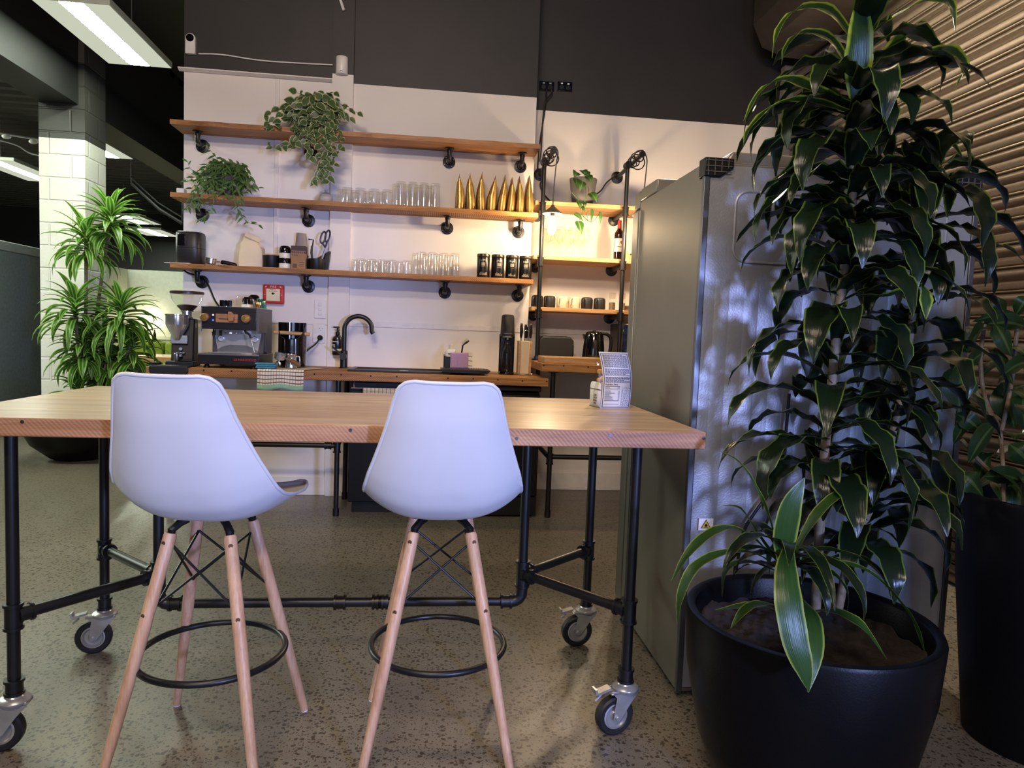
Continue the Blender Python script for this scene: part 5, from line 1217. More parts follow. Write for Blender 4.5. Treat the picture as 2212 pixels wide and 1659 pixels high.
b = MB(); b.box(0, .62, 0, .30, 0, .042); one('chopping_board', b, W_PALE, 'thick timber board lying on the alcove counter before the toaster', 'board', bevel=.004, loc=(a.x, 4.68, AZ_))
X = py(1338, 740, 5.2).x+.02
t = thing('microwave', 'dark microwave partly hidden behind the fridge', 'microwave', (X, 5.375, AZ_))
MG = mat('microwave_grey', (64, 60, 56), .5)
b = MB(); b.box(0, .45, -.17, .20, .012, .295); b.build('case', MG, t, bevel=.006)
b = MB(); b.box(0, .45, -.185, -.172, .012, .295); b.build('door', BLKG, t, bevel=.004)
b = MB()
for k in range(6): b.box(-.002, .001, -.14, -.08, .07+k*.011, .074+k*.011)
b.build('side_vents', BLKM, t)
for x in (.04, .41):
    b = MB(); b.cyl((x, -.14, 0), (x, -.14, .013), .015); b.cyl((x, .16, 0), (x, .16, .013), .015); b.build('foot', BLKM, t)
MUGK = mat('mug_charcoal', (44, 42, 42), .42); MUGW = mat('mug_cream', (232, 214, 186), .35)
mug0 = {}
for i, (xp, mt_, lab) in enumerate(((1160.5, MUGK, 'charcoal upturned mug behind the left pipe post'), (1187, MUGK, 'charcoal upturned mug just left of the cream mugs'), (1215, MUGW, 'cream upturned mug, left of two'), (1241, MUGW, 'cream upturned mug, right of two'), (1268, MUGK, 'charcoal upturned mug just right of the cream mugs'), (1295, MUGK, 'rightmost charcoal upturned mug, nearest the grinders'))):
    X = py(xp, 650, 5.30).x
    if mt_.name not in mug0:
        t = thing('mug', lab, 'mug', (X, 5.30, ALZ[2]), -.15, 'upturned mugs in the alcove')
        b = MB(); b.lathe([(.044, 0), (.0455, .003), (.0455, .07), (.041, .084), (.030, .090), (0, .090)], n=28); b.lathe([(.041, 0), (.041, .07), (0, .082)], n=28); b.build('body', mt_, t)
        b = MB(); b.tube(catmull([(-.022, -.040, .074), (-.030, -.060, .070), (-.034, -.068, .045), (-.030, -.060, .020), (-.022, -.040, .014)]), .0058, 8); b.build('handle', mt_, t)
        mug0[mt_.name] = t
    else: dup(mug0[mt_.name], (X, 5.30, ALZ[2]), -.15, lab)
for xp, lab in ((1322.5, 'clear glass pepper grinder left of the right pipe post'), (1344, 'clear glass salt grinder behind the right pipe post')):
    t = thing('spice_grinder', lab, 'grinder', (py(xp, 650, 5.32).x, 5.32, ALZ[2]), 0, 'glass spice grinders in the alcove')
    b = MB(); b.lathe([(.025, 0), (.026, .003), (.026, .082), (.021, .092)], n=22); b.build('jar', GLASS, t, recalc=False)
    b = MB(); b.lathe([(0, .003), (.023, .003), (.023, .06), (0, .064)], n=20); b.build('spice', mat('pepper_mix', (150, 128, 100), .8, var=.7, vs=200), t)
    b = MB(); b.lathe([(.021, .092), (.025, .096), (.025, .130), (.022, .134), (0, .135)], n=22); b.build('cap', mat_glass('frosted_cap', (.93, .9, .85), (.6, .55, .48)), t)
X = py(1360, 660, 5.30).x
b = MB(); b.lathe([(.035, 0), (.037, .002), (.037, .020), (.035, .021), (.037, .022), (.037, .040), (0, .041)], n=26); one('shallow_tin', b, mat('bronze_tin', (120, 96, 72), .4, .5), 'small bronze tin at the fridge end of the mug shelf', 'tin', loc=(X, 5.30, ALZ[2]))
# wine glasses
WG = mat_glass('wine_glass', (.975, .95, .915), (.84, .74, .62), .7)
b = MB(); b.lathe([(.036, 0), (.036, .002), (.010, .006), (.0045, .012), (.004, .085), (.006, .095), (.022, .112), (.043, .135), (.046, .15), (.043, .18), (.035, .225)], n=28)
wg = None
for i, (xp, Y, lab) in enumerate(((1184, 5.29, 'leftmost of the front row'), (1210, 5.29, 'second of the front row'), (1236, 5.29, 'third of the front row'), (1261, 5.29, 'rightmost of the front row'), (1176, 5.42, 'leftmost of the back row'), (1201, 5.42, 'second of the back row'), (1226, 5.42, 'third of the back row'), (1250, 5.42, 'rightmost of the back row'))):
    X = py(xp, 540, Y).x; lab = 'wine glass on the middle alcove shelf, '+lab
    if wg is None: wg = one('wine_glass', b, WG, lab, 'wine glass', 'wine glasses in the alcove', recalc=False, smooth=60, loc=(X, Y, ALZ[1]))
    else: q = wg.copy(); C.objects.link(q); q.location = (X, Y, ALZ[1]); q['label'] = lab
X = py(1336.5, 530, 5.27).x
t = thing('wine_bottle', 'red-capped wine bottle with a white label on the alcove shelf', 'bottle', (X, 5.27, ALZ[1]+.004))
b = MB(); b.lathe([(.034, 0), (.037, .004), (.037, .185), (.034, .20), (.018, .222), (.0145, .235)], n=30); b.build('bottle', mat('dark_wine_glass', (38, 14, 14), .08, coat=.5), t)
b = MB(); b.lathe([(.0150, .228), (.0155, .231), (.0150, .292), (0, .294)], n=24); b.build('capsule', mat('red_capsule', (190, 46, 36), .4), t)
b = MB(); n = 16; vs = []
for k in range(n+1): a = -PI/2-1.35+2.7*k/n; vs += [(.0375*math.cos(a), .0375*math.sin(a), .055), (.0375*math.cos(a), .0375*math.sin(a), .155)]
b.add(vs, [(2*k, 2*k+2, 2*k+3, 2*k+1) for k in range(n)]); lb = b.build('bottle_label', mat('cream_label', (236, 222, 200), .6), t, recalc=False)
b = MB(); b.prism([(.004, .118), (.012, .112), (.022, .115), (.028, .128), (.020, .136), (.014, .130), (.008, .138), (.002, .130)], -.0385, -.0372, 'y'); b.build('emblem', mat('label_red', (176, 60, 50), .6), lb)
b = MB(); b.box(-.022, .012, -.0383, -.0372, .090, .0935); b.build('print', MATTE, lb)
b = MB(); b.lathe([(.042, 0), (.044, .002), (.044, .004), (0, .004)], n=26); one('coaster', b, BLKM, 'dark coaster under the wine bottle', 'coaster', loc=(X, 5.27, ALZ[1]))
YEL = mat('pale_yellow_can', (224, 206, 110), .4)
b = MB(); b.lathe([(.018, 0), (.019, .002), (.019, .066), (.017, .068), (0, .068)], n=22); one('small_can', b, YEL, 'narrow yellow can behind the right pipe post on the wine shelf', 'can', loc=(py(1353.5, 545, 5.3).x, 5.31, ALZ[1]))
t = thing('condiment_jar', 'round jar with a dark patterned rim at the fridge end of the wine shelf', 'jar', (py(1368, 548, 5.3).x, 5.31, ALZ[1]))
b = MB(); b.lathe([(.018, 0), (.026, .012), (.026, .034), (.020, .046)], n=24); b.build('jar', mat('honey_glass', (226, 200, 130), .2, coat=.5), t)
b = MB(); b.lathe([(.022, .046), (.023, .049), (.022, .056), (0, .057)], n=24); b.build('lid', mat('brown_lid', (96, 70, 40), .5), t)

# ================================================================== BOX OF BISCUITS ON THE TABLE
q0, q1, q2 = pz(1298, 882.5, TZ), pz(1356, 880, TZ), pz(1275, 876, TZ)
t = thing('biscuit_pack', 'white card pack with a nutrition panel and a clear bag of biscuits on the table', 'food pack', (q0.x, q0.y, TZ), .20)
W_ = .122; CARD = mat('white_card', (214, 212, 214), .6)
hz = .215; n = 16
def bp(v):   # back card bends away then its top folds towards the table
    z = hz*v; return (-.0 if v < .5 else -.018*((v-.5)/.5)**1.5, .004-.010*math.sin(v*PI), z)
vs = []
for k in range(n+1):
    dx_, dy_, z = bp(k/n); vs += [(dx_, dy_, z), (W_+dx_*1.1, dy_, z)]
b = MB(); b.add(vs, [(2*k, 2*k+1, 2*k+3, 2*k+2) for k in range(n)]); b.build('back_card', CARD, t, recalc=False, solid=.0012)
INK = mat('navy_ink', (58, 62, 98), .7)
def band(u0, u1, v0, v1, bb, off=.0012):
    m_ = max(1, int((v1-v0)*16)); vs = []
    for k in range(m_+1):
        v = v0+(v1-v0)*k/m_; dx_, dy_, z = bp(v); vs += [(dx_*(1+.1*u0)+W_*u0, dy_-off, z), (dx_*(1+.1*u1)+W_*u1, dy_-off, z)]
    bb.add(vs, [(2*k, 2*k+1, 2*k+3, 2*k+2) for k in range(m_)])
b = MB()
for u0, u1, v0, v1 in ((.03, .97, .022, .030), (.03, .97, .968, .976), (.03, .055, .022, .976), (.945, .97, .022, .976)): band(u0, u1, v0, v1, b)
rr = random.Random(9)
v = .945
while v > .46:                                   # lines of small print
    u = .09
    if .70 < v < .72 or .57 < v < .59: v -= .02; continue
    end = rr.choice((.91, .91, .9, .7))
    while u < end:
        l = rr.uniform(.03, .10); band(u, min(u+l, .92), v, v+.010, b); u += l+.014
    v -= .0175
for v_, h_ in ((.395, .010), (.345, .006), (.135, .010), (.075, .007)): band(.09, .60, v_, v_+h_, b)
for k in range(9): band(.09, .09+rr.uniform(.15, .35), .31-k*.018, .317-k*.018, b); band(.55, .60, .31-k*.018, .317-k*.018, b)
for k in range(20):
    u = .66
    while u < .9: l = rr.uniform(.01, .05); band(u, u+l, .38-k*.017, .387-k*.017, b); u += l+rr.uniform(.01, .05)
b.build('print', INK, t, recalc=False)
dy_ = bp(.42)[1]
text('lettering', 'Nutrition Facts', .0086, INK, t, (W_*.09, bp(.425)[1]-.0014, hz*.432), align='LEFT', bold=.0002, ext=.0001)
text('lettering', 'Calories', .0060, INK, t, (W_*.09, bp(.37)[1]-.0014, hz*.372), align='LEFT', ext=.0001)
text('lettering', '125', .0085, INK, t, (W_*.60, bp(.37)[1]-.0014, hz*.374), align='RIGHT', ext=.0001)
sl = V((0, .10, 0)); D = .10
b = MB(); nrm = V((-sl.y, sl.x, 0)).normalized()
f0, f1 = V((0, .004, 0)), sl
pts = [(0, 0), (1, 0), (1, .082), (.93, .094), (.82, .098), (.18, .098), (.06, .094), (0, .084)]
b.add([f0+f1*u+V((0, 0, z)) for u, z in pts], [tuple(range(8))]); sd = b.build('side_card', CARD, t, recalc=False, solid=.0012)
b = MB(); b.add([f0+f1*u-nrm*(-.0010)+V((0, 0, z)) for u, z in ((0, .068), (1, .068), (1, .0715), (0, .0715))], [(0, 1, 2, 3)])
b.add([f0+f1*u-nrm*(-.0010)+V((0, 0, z)) for u, z in ((0, .0), (1, .0), (1, .003), (0, .003))], [(0, 1, 2, 3)]); b.v = [tuple(V(v)-2*nrm*.0011*0) for v in b.v]
sgn = 1 if nrm.x < 0 else -1
b.v = [tuple(V(v)+nrm*.0012*sgn) for v in b.v]; b.build('brown_stripe', mat('brown_stripe', (92, 70, 62), .6), sd, recalc=False)
ang = math.atan2(-sl.y, -sl.x)
for k, (tx, sz) in enumerate((('CASA', .0105), ('NICOR', .0095), ('MILAN', .0105))):
    c = f0+f1*.5+nrm*.0014*sgn; text('lettering', tx, sz, MATTE, sd, (c.x, c.y, .047-k*.0105), rot=(PI/2, 0, ang), ext=.0001, bold=.0001)
b = MB(); b.box(-.011, .011, -.0003, .0003, -.0028, .0028); b.build('print', mat('brown_stripe', (92, 70, 62), .6), sd, loc=(f0+f1*.5+nrm*.0014*sgn+V((0, 0, .0155))), rot=(0, 0, ang))
b = MB(); b.box(.004, W_-.004, .008, .03+D*.8, .001, .006); b.box(.004, W_-.004, D-.006+.006, D+.008, .001, .09); b.build('tray', CARD, t)
BISC = mat('pale_biscuits', (206, 158, 92), .7, var=.2, vs=40, bmp=.6, bs=60)
b = MB()
rr = random.Random(6)
for k in range(6):
    for j in (0, 1):
        x = .008+rr.uniform(0, .006); b.box(x, W_*.5-.004+j*.055, .014+rr.uniform(0, .006)+j*.034, .046+j*.034, .008+k*.023, .028+k*.023, R=M3.Rotation(rr.uniform(-.3, .3), 3, 'Y'))
b.build('biscuits', BISC, t, bevel=.008, seg=3)
b = MB(); rr = random.Random(4); vs = []; n = 18
lv = [(.006, 1, 1), (.05, 1.04, 1.03), (.10, 1.03, 1.0), (.135, .98, .9), (.165, .9, .55), (.185, .82, .22), (.20, .8, .06)]
for z, a, c in lv:
    for k in range(n):
        an = 2*PI*k/n; ca, sa = math.cos(an), math.sin(an); w1 = rr.uniform(.93, 1.05)
        vs.append((W_/2-.006+W_*.46*a*w1*math.copysign(abs(ca)**.5, ca)-max(0, z-.13)*.3, .014+D*.36+D*.40*c*w1*math.copysign(abs(sa)**.5, sa)*.9, z))
L = len(lv); b.add(vs, [(j*n+k, j*n+(k+1) % n, (j+1)*n+(k+1) % n, (j+1)*n+k) for j in range(L-1) for k in range(n)])
b.build('clear_bag', mat_glass('cellophane', (.95, .92, .86), (.75, .68, .58)), t, recalc=False, smooth=25)
# ================================================================== PLANTS
def arch(p, az, el, L, droop, n=14, curl=1.0):
    """midrib that leaves the stem at an elevation and bends over under its weight"""
    p = V(p); out = [p.copy()]; e = el
    for i in range(n):
        f = i/n
        out.append(out[-1]+V((math.cos(az)*math.cos(e), math.sin(az)*math.cos(e), math.sin(e)))*(L/n))
        e -= droop/n*(.4+1.2*f)
        e = max(e, -PI/2*1.02)
    return out
STRAP = [.42, .62, .85, 1.0, 1.0, .92, .72, .42, .04]
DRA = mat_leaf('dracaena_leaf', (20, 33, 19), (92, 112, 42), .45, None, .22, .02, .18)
DRA_Y = mat_leaf('young_dracaena_leaf', (46, 78, 30), (140, 156, 70), .43, None, .32, .03, .25)
POT = mat('black_fibre_pot', (11, 11, 13), .38, bmp=.1, bs=200, spec=.15)
# --- tall dracaena in the big round pot
PXC, PYC, PR_, PZ_ = 1.07, 1.81, .335, .50
t = thing('potted_dracaena', 'tall broad-leaved dracaena in a big round black pot before the fridge', 'plant', (PXC, PYC, 0))
O = V((PXC, PYC, 0))
b = MB(); b.lathe([(.20, 0), (.235, .01), (.285, .14), (.325, .34), (PR_, PZ_-.01), (PR_-.004, PZ_), (PR_-.024, PZ_), (PR_-.03, PZ_-.01), (PR_-.035, PZ_-.09)], n=72); b.build('pot', POT, t, smooth=60)
b = MB()
def soilf(u, v):
    a, r = 2*PI*u, (PR_-.032)*v; x, y = r*math.cos(a), r*math.sin(a)
    return (x, y, PZ_-.072+.012*math.sin(x*31+1)*math.cos(y*27)+.006*math.sin(x*80)*math.sin(y*70)+.004*math.sin(x*190+y*60)*math.sin(y*170))
b.grid(soilf, 120, 40); b.build('soil', SOIL, t, smooth=180, recalc=False)
def canepts(pix): return catmull([py(x, y, Y)-O for x, y, Y in pix], 6)
caneA = canepts([(1762, 1318, 1.83), (1772, 1120, 1.82), (1786, 930, 1.80), (1820, 610, 1.78), (1842, 430, 1.77), (1836, 275, 1.76), (1848, 190, 1.75), (1858, 60, 1.75)])
caneB = canepts([(1812, 1312, 1.87), (1838, 1190, 1.88), (1895, 1060, 1.90), (1945, 860, 1.92), (1975, 650, 1.92), (1982, 470, 1.90), (1985, 380, 1.90)])
caneC = canepts([(1728, 1335, 1.72), (1706, 1255, 1.66), (1702, 1195, 1.63)])
for c, r in ((caneA, .0135), (caneB, .012), (caneC, .010)):
    b = MB(); n = len(c); b.tube(c, [r*(1-.35*i/n)*(1.06 if i % 2 else 1) for i in range(n)], 12); b.build('cane', STEM, t)
b = MB(); rr = random.Random(21); k = 0
for cane, cnt, f0, f1 in ((caneA, 128, .20, .97), (caneB, 78, .16, 1.0)):
    n = len(cane)-1
    for i in range(cnt):
        f = f0+(f1-f0)*i/(cnt-1); q = f*n; j = min(int(q), n-1); p = cane[j].lerp(cane[j+1], q-j)
        top = max(0, (f-.86)/.14)
        if cane is caneA and f > .66 and rr.random() < .42: continue
        az = i*2.399+rr.uniform(-.3, .3); el = rr.uniform(.15, .75)+.55*top
        L = rr.uniform(.26, .37)*(1-.25*top); dr = rr.uniform(2.0, 3.1)*(1-.3*top)
        # leaves thin out towards the fridge so as not to press into it
        if (O+p).y+math.sin(az)*L*.75 > 2.24: L = max(.14, (2.24-(O+p).y)/max(.2, math.sin(az)*.75))
        b.blade(arch(p, az, el, L, dr), rr.uniform(.033, .046), STRAP, .25, wave=.2, seed=k); k += 1
b.build('foliage', DRA, t, smooth=180, recalc=False)
b = MB()
heroes = (  # midribs of the leaves that stand out
    ([(1690, 1215, 1.62), (1693, 1160, 1.61), (1708, 1090, 1.60), (1738, 1032, 1.60)], .031), ([(1703, 1185, 1.60), (1700, 1225, 1.54), (1706, 1300, 1.49), (1722, 1390, 1.46), (1740, 1450, 1.45), (1748, 1494, 1.45)], .033),
    ([(1682, 1200, 1.63), (1664, 1130, 1.64), (1636, 1060, 1.66), (1598, 1000, 1.68), (1550, 972, 1.70)], .017), ([(1716, 1195, 1.62), (1760, 1120, 1.62), (1815, 1068, 1.63), (1880, 1064, 1.66)], .021),
    ([(1690, 1235, 1.62), (1630, 1196, 1.60), (1560, 1196, 1.57), (1500, 1228, 1.54), (1470, 1290, 1.52), (1463, 1345, 1.52)], .018), ([(1680, 1215, 1.66), (1610, 1150, 1.66), (1550, 1146, 1.65), (1492, 1190, 1.62), (1450, 1256, 1.60)], .021),
    ([(1722, 1225, 1.62), (1800, 1215, 1.60), (1880, 1238, 1.57), (1940, 1296, 1.55), (1976, 1350, 1.54), (1998, 1412, 1.54)], .021), ([(1738, 1325, 1.70), (1800, 1322, 1.64), (1860, 1352, 1.58), (1916, 1424, 1.54)], .023),
    ([(1722, 1290, 1.66), (1748, 1330, 1.55), (1756, 1410, 1.48), (1746, 1496, 1.45)], .030), ([(1712, 1340, 1.70), (1640, 1310, 1.66), (1545, 1318, 1.62)], .020), ([(1712, 1320, 1.68), (1650, 1305, 1.62), (1610, 1318, 1.60), (1578, 1358, 1.58)], .017),
    ([(1690, 1240, 1.66), (1620, 1215, 1.68), (1570, 1230, 1.68), (1560, 1290, 1.68)], .016), ([(1690, 1225, 1.68), (1640, 1160, 1.72), (1600, 1100, 1.74), (1556, 1092, 1.76)], .016))
for i, (pts, w_) in enumerate(heroes): b.blade(catmull([py(*q)-O for q in pts], 4), w_, STRAP, .22, wave=.05, seed=i, side=(AX if abs(pts[0][0]-pts[-1][0]) < 70 else None))
b.build('young_leaves', DRA_Y, t, smooth=180, recalc=False)
b = MB(); rr = random.Random(44)
for i in range(22):
    c = caneC[-1] if i < 16 else caneA[4]
    az = i*2.399; L = rr.uniform(.20, .32); p = c+V((0, 0, -.05+.004*(i % 16)))
    b.blade(arch(p, az, rr.uniform(.2, .9), L*(.7 if math.sin(az) > .3 else 1), rr.uniform(1.6, 2.6)), rr.uniform(.016, .024), STRAP, .25, wave=.1, seed=i+200)
b.build('lower_leaves', DRA, t, smooth=180, recalc=False)
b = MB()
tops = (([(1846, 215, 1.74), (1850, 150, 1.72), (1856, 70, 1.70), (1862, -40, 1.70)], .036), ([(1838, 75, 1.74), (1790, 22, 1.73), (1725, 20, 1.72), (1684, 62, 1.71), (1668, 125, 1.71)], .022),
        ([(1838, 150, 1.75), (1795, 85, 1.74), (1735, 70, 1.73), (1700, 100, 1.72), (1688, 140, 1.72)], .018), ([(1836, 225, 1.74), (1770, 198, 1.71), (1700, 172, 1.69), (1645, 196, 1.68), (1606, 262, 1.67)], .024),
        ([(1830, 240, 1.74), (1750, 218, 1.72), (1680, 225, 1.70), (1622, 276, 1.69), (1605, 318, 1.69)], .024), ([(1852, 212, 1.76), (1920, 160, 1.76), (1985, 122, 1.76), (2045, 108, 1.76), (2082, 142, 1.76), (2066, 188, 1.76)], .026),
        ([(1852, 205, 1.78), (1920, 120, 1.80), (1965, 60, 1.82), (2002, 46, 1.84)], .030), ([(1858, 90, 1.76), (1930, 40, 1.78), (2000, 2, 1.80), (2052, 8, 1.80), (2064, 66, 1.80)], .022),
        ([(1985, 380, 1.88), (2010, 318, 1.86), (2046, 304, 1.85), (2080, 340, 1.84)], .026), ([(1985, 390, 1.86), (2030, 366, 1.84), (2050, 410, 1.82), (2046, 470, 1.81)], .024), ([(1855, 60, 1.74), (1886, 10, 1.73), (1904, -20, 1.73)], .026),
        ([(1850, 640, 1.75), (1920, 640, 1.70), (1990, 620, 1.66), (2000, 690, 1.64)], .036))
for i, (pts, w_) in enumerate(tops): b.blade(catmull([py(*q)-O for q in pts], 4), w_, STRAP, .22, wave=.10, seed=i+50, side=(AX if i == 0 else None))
b.build('top_leaves', mat_leaf('dracaena_leaf_backlit_tint', (44, 72, 34), (150, 170, 62), .36, None, .28, .05, .30), t, smooth=180, recalc=False)  # paler copy of the leaf, backlight on the top put into its colour

# --- leafy plant in the tall pot at the right edge
QX, QY, QR, QZ = 1.97, 1.98, .27, .80
t = thing('potted_umbrella_plant', 'leafy plant with oval leaves in a tall dark pot at the right edge', 'plant', (QX, QY, 0)); O = V((QX, QY, 0))
b = MB(); b.lathe([(.19, 0), (.20, .01), (.25, .5), (QR, QZ-.01), (QR-.004, QZ), (QR-.02, QZ), (QR-.026, QZ-.01), (QR-.03, QZ-.08)], n=60); b.build('pot', mat('dark_blue_black_pot', (11, 11, 16), .5, bmp=.1, spec=.2), t, smooth=60)
b = MB(); b.lathe([(QR-.028, QZ-.06), (.12, QZ-.055), (0, QZ-.052)], n=40); b.build('soil', SOIL, t, recalc=False)
st = ([(2168, 1090, 2.02), (2166, 1000, 2.08), (2160, 920, 2.10)], [(2160, 925, 2.10), (2128, 860, 2.10), (2118, 780, 2.09), (2126, 700, 2.08)], [(2164, 930, 2.08), (2186, 820, 2.09), (2196, 720, 2.09), (2200, 680, 2.09)], [(2160, 925, 2.10), (2110, 850, 2.08), (2080, 800, 2.08)], [(2168, 1040, 2.06), (2120, 1000, 2.08), (2078, 950, 2.08)])
b = MB()
for s in st: b.tube(catmull([py(*q)-O for q in s], 4), .0065, 8)
b.build('stems', STEM, t)
OV = [.10, .55, .88, 1.0, .95, .75, .45, .03]
ULEAF = mat_leaf('umbrella_leaf', (38, 62, 30), (44, 70, 34), .45, (78, 100, 54), .35, .03, .20)
lv = ((2126, 700, 2092, 760, 22), (2150, 700, 2186, 770, 22), (2082, 786, 2072, 890, 37), (2166, 826, 2192, 925, 33), (2064, 894, 2126, 938, 20), (2150, 914, 2092, 1000, 25), (2074, 1020, 2124, 1072, 26), (2126, 1030, 2216, 1040, 24),
      (2206, 1046, 2194, 1140, 34), (2200, 682, 2100, 695, 14), (2136, 700, 2220, 706, 22), (2150, 752, 2190, 832, 22), (2225, 780, 2165, 812, 22), (2210, 850, 2214, 930, 26), (2096, 760, 2040, 740, 14), (2130, 760, 2086, 800, 20), (2100, 900, 2060, 960, 20), (2180, 960, 2230, 1010, 26), (2170, 690, 2150, 640, 16), (2195, 680, 2230, 640, 18), (2060, 1000, 2030, 1060, 18), (2140, 980, 2110, 1040, 20))
b = MB(); rr = random.Random(8)
for i, (x0, y0, x1, y1, w_) in enumerate(lv):
    Y = 2.10+rr.uniform(-.06, .05); m_ = ((x0+x1)/2, (y0+y1)/2)
    pts = catmull([py(x0, y0, Y)-O, py(m_[0], m_[1]-6, Y-.03)-O, py(x1, y1, Y-.02)-O], 5)
    d_ = pts[-1]-pts[0]; sd = d_.cross(V((0, 1, .3))).normalized()+V((0, rr.uniform(-.5, .5), 0))
    b.blade(pts, w_/640, OV, .18, side=sd, seed=i)
for i in range(40):
    x, y = rr.uniform(2130, 2330), rr.uniform(650, 1080); Y = rr.uniform(2.0, 2.2); p = py(x, y, Y)-O
    b.blade(arch(p, rr.uniform(0, 6.3), rr.uniform(-.4, .3), rr.uniform(.10, .15), 1.4, 6), rr.uniform(.026, .04), OV, .15, seed=i+40)
b.build('foliage', ULEAF, t, smooth=180, recalc=False)

# --- striped dracaena by the block column
BX, BY = -3.11, 6.62
t = thing('potted_striped_dracaena', 'multi-headed lime striped dracaena in a black bowl planter by the block column', 'plant', (BX, BY, 0)); O = V((BX, BY, 0))
b = MB(); b.lathe([(.16, 0), (.22, .02), (.36, .14), (.44, .30), (.46, .44), (.45, .45), (.43, .45), (.42, .38)], n=56); b.build('pot', POT, t, smooth=60)
b = MB(); b.lathe([(.42, .40), (.2, .41), (0, .41)], n=36); b.build('soil', SOIL, t, recalc=False)
LIME = mat_leaf('striped_lime_leaf', (66, 116, 38), (160, 198, 92), .33, (146, 182, 90), .35, .04, .4)
NARROW = [.5, .7, .9, 1.0, 1.0, .9, .7, .4, .03]
ros = ((240, 470, 6.60, 56, .42, .9), (186, 512, 6.50, 44, .40, .75), (162, 660, 6.40, 50, .42, .6), (262, 668, 6.45, 60, .46, .55), (205, 740, 6.60, 46, .42, .2), (166, 838, 6.45, 24, .32, .6), (245, 770, 6.62, 46, .46, .15), (215, 820, 6.55, 30, .40, .3), (180, 745, 6.45, 36, .40, .1), (285, 745, 6.5, 30, .42, .2))
b = MB(); bs = MB(); rr = random.Random(31); k = 0
for x, y, Y, cnt, L0, e0 in ros:
    c = py(x, y, Y)-O
    base = V((c.x*.35, c.y*.4, .41)); bs.tube(catmull([base, base.lerp(c, .5)+V((rr.uniform(-.03, .03), 0, 0)), c+V((0, 0, .02))]), .014, 10)
    for i in range(cnt):
        f = i/(cnt-1); p = c+V((0, 0, -.16+.20*f)); az = i*2.399+rr.uniform(-.2, .2)
        el = -.15+1.5*f**1.5*(.45+.55*e0)+rr.uniform(-.1, .1); L = L0*rr.uniform(.8, 1.08)*(1-.25*f)
        if (O+p).y+math.sin(az)*L > 7.15 and (O+p).x < -3.2: L *= .5
        b.blade(arch(p, az, el, L, rr.uniform(1.5, 2.5)*(1.15-.7*f), 8), rr.uniform(.026, .037), NARROW, .3, seed=k); k += 1
bs.build('stems', STEM, t); b.build('foliage', LIME, t, smooth=180, recalc=False)

# --- variegated trailing plant on the top shelf
def clear_shelf(mbs, yf):
    """drop the bits of leaf that would run through the board, lay the rest on it or in front of its edge"""
    for m_ in mbs:
        bad = [v[1] > yf and v[2] < .003 for v in m_.v]
        k = [i for i, f in enumerate(m_.f) if not any(bad[q] for q in f)]
        m_.f = [m_.f[i] for i in k]; m_.mi = [m_.mi[i] for i in k]
HEART = [.35, .85, 1.0, .92, .7, .38, .03]
def strand_leaves(b, bs, pts, step, L, W, prof, rr, face=(0, -1, .35), rs=.0016, start=0):
    bs.tube(pts, rs, 5)
    acc = 0; k = 0
    for i in range(1, len(pts)):
        acc += (pts[i]-pts[i-1]).length
        if acc > step and i >= start:
            acc = 0; k += 1; d = (pts[i]-pts[i-1]).normalized()
            side = 1 if k % 2 else -1
            dr = (V((side*rr.uniform(.4, 1.1), rr.uniform(-.7, .1), rr.uniform(-.9, .5)))+d*.4).normalized()
            l = L*rr.uniform(.7, 1.15); p = pts[i]
            nr = V(face)+V((rr.uniform(-.6, .6), rr.uniform(-.2, .2), rr.uniform(-.4, .5))); sd = dr.cross(nr)
            b.blade([p+dr*(l*f)+V((0, 0, -.25*l*f*f)) for f in (0, .2, .4, .6, .8, 1)], W*l/L, prof, .18, side=sd, seed=k)
p0 = py(668, 292, 5.12)
t = thing('trailing_plant', 'variegated trailing plant in a black pot on the top shelf', 'plant', (p0.x, 5.14, Z1)); O = V((p0.x, 5.14, Z1))
b = MB(); b.lathe([(.050, 0), (.055, .005), (.068, .20), (.072, .205), (.072, .225), (.064, .225), (.062, .2)], n=30); b.build('pot', BLKM, t)
b = MB(); b.lathe([(.064, .205), (0, .21)], n=24); b.build('soil', SOIL, t, recalc=False)
VAR = mat_leaf('variegated_leaf', (82, 104, 62), (196, 198, 156), .39, None, .4, .04, .2)
b = MB(); bs = MB(); rr = random.Random(12)
S = lambda pix: catmull([V((0, 0, .21))]+[py(x, y, Y)-O for x, y, Y in pix], 9)
for pix in ([(640, 214, 5.10), (605, 232, 5.06), (575, 248, 5.05)], [(630, 220, 5.08), (600, 250, 5.03), (572, 272, 5.02)], [(640, 225, 5.05), (615, 255, 5.02), (590, 272, 5.02)], [(650, 225, 5.04), (642, 270, 5.0), (632, 305, 5.0), (600, 318, 5.0), (580, 316, 5.0)], [(655, 240, 5.03), (648, 290, 4.99), (628, 325, 4.99)],
            [(690, 212, 5.08), (725, 218, 5.06), (750, 236, 5.06), (776, 244, 5.06)], [(700, 215, 5.06), (730, 235, 5.04), (760, 256, 5.04)], [(695, 225, 5.04), (722, 262, 5.02), (738, 305, 5.01), (730, 330, 5.01)], [(690, 225, 5.03), (708, 270, 5.0), (716, 320, 4.99), (722, 355, 4.99)],
            [(680, 230, 5.03), (690, 280, 4.99), (694, 330, 4.98), (700, 365, 4.98), (676, 392, 4.98)], [(682, 232, 5.02), (700, 290, 4.98), (706, 345, 4.97), (710, 392, 4.97)], [(670, 232, 5.02), (676, 285, 4.98), (668, 322, 4.97), (672, 345, 4.97)], [(665, 230, 5.03), (662, 275, 4.99), (660, 318, 4.98)], [(700, 225, 5.02), (715, 300, 4.98), (700, 350, 4.98), (685, 385, 4.98)],
            [(655, 205, 5.14), (640, 200, 5.14)], [(690, 205, 5.14), (722, 200, 5.12)]):
    strand_leaves(b, bs, S(pix), .024, .054, .024, HEART, rr)
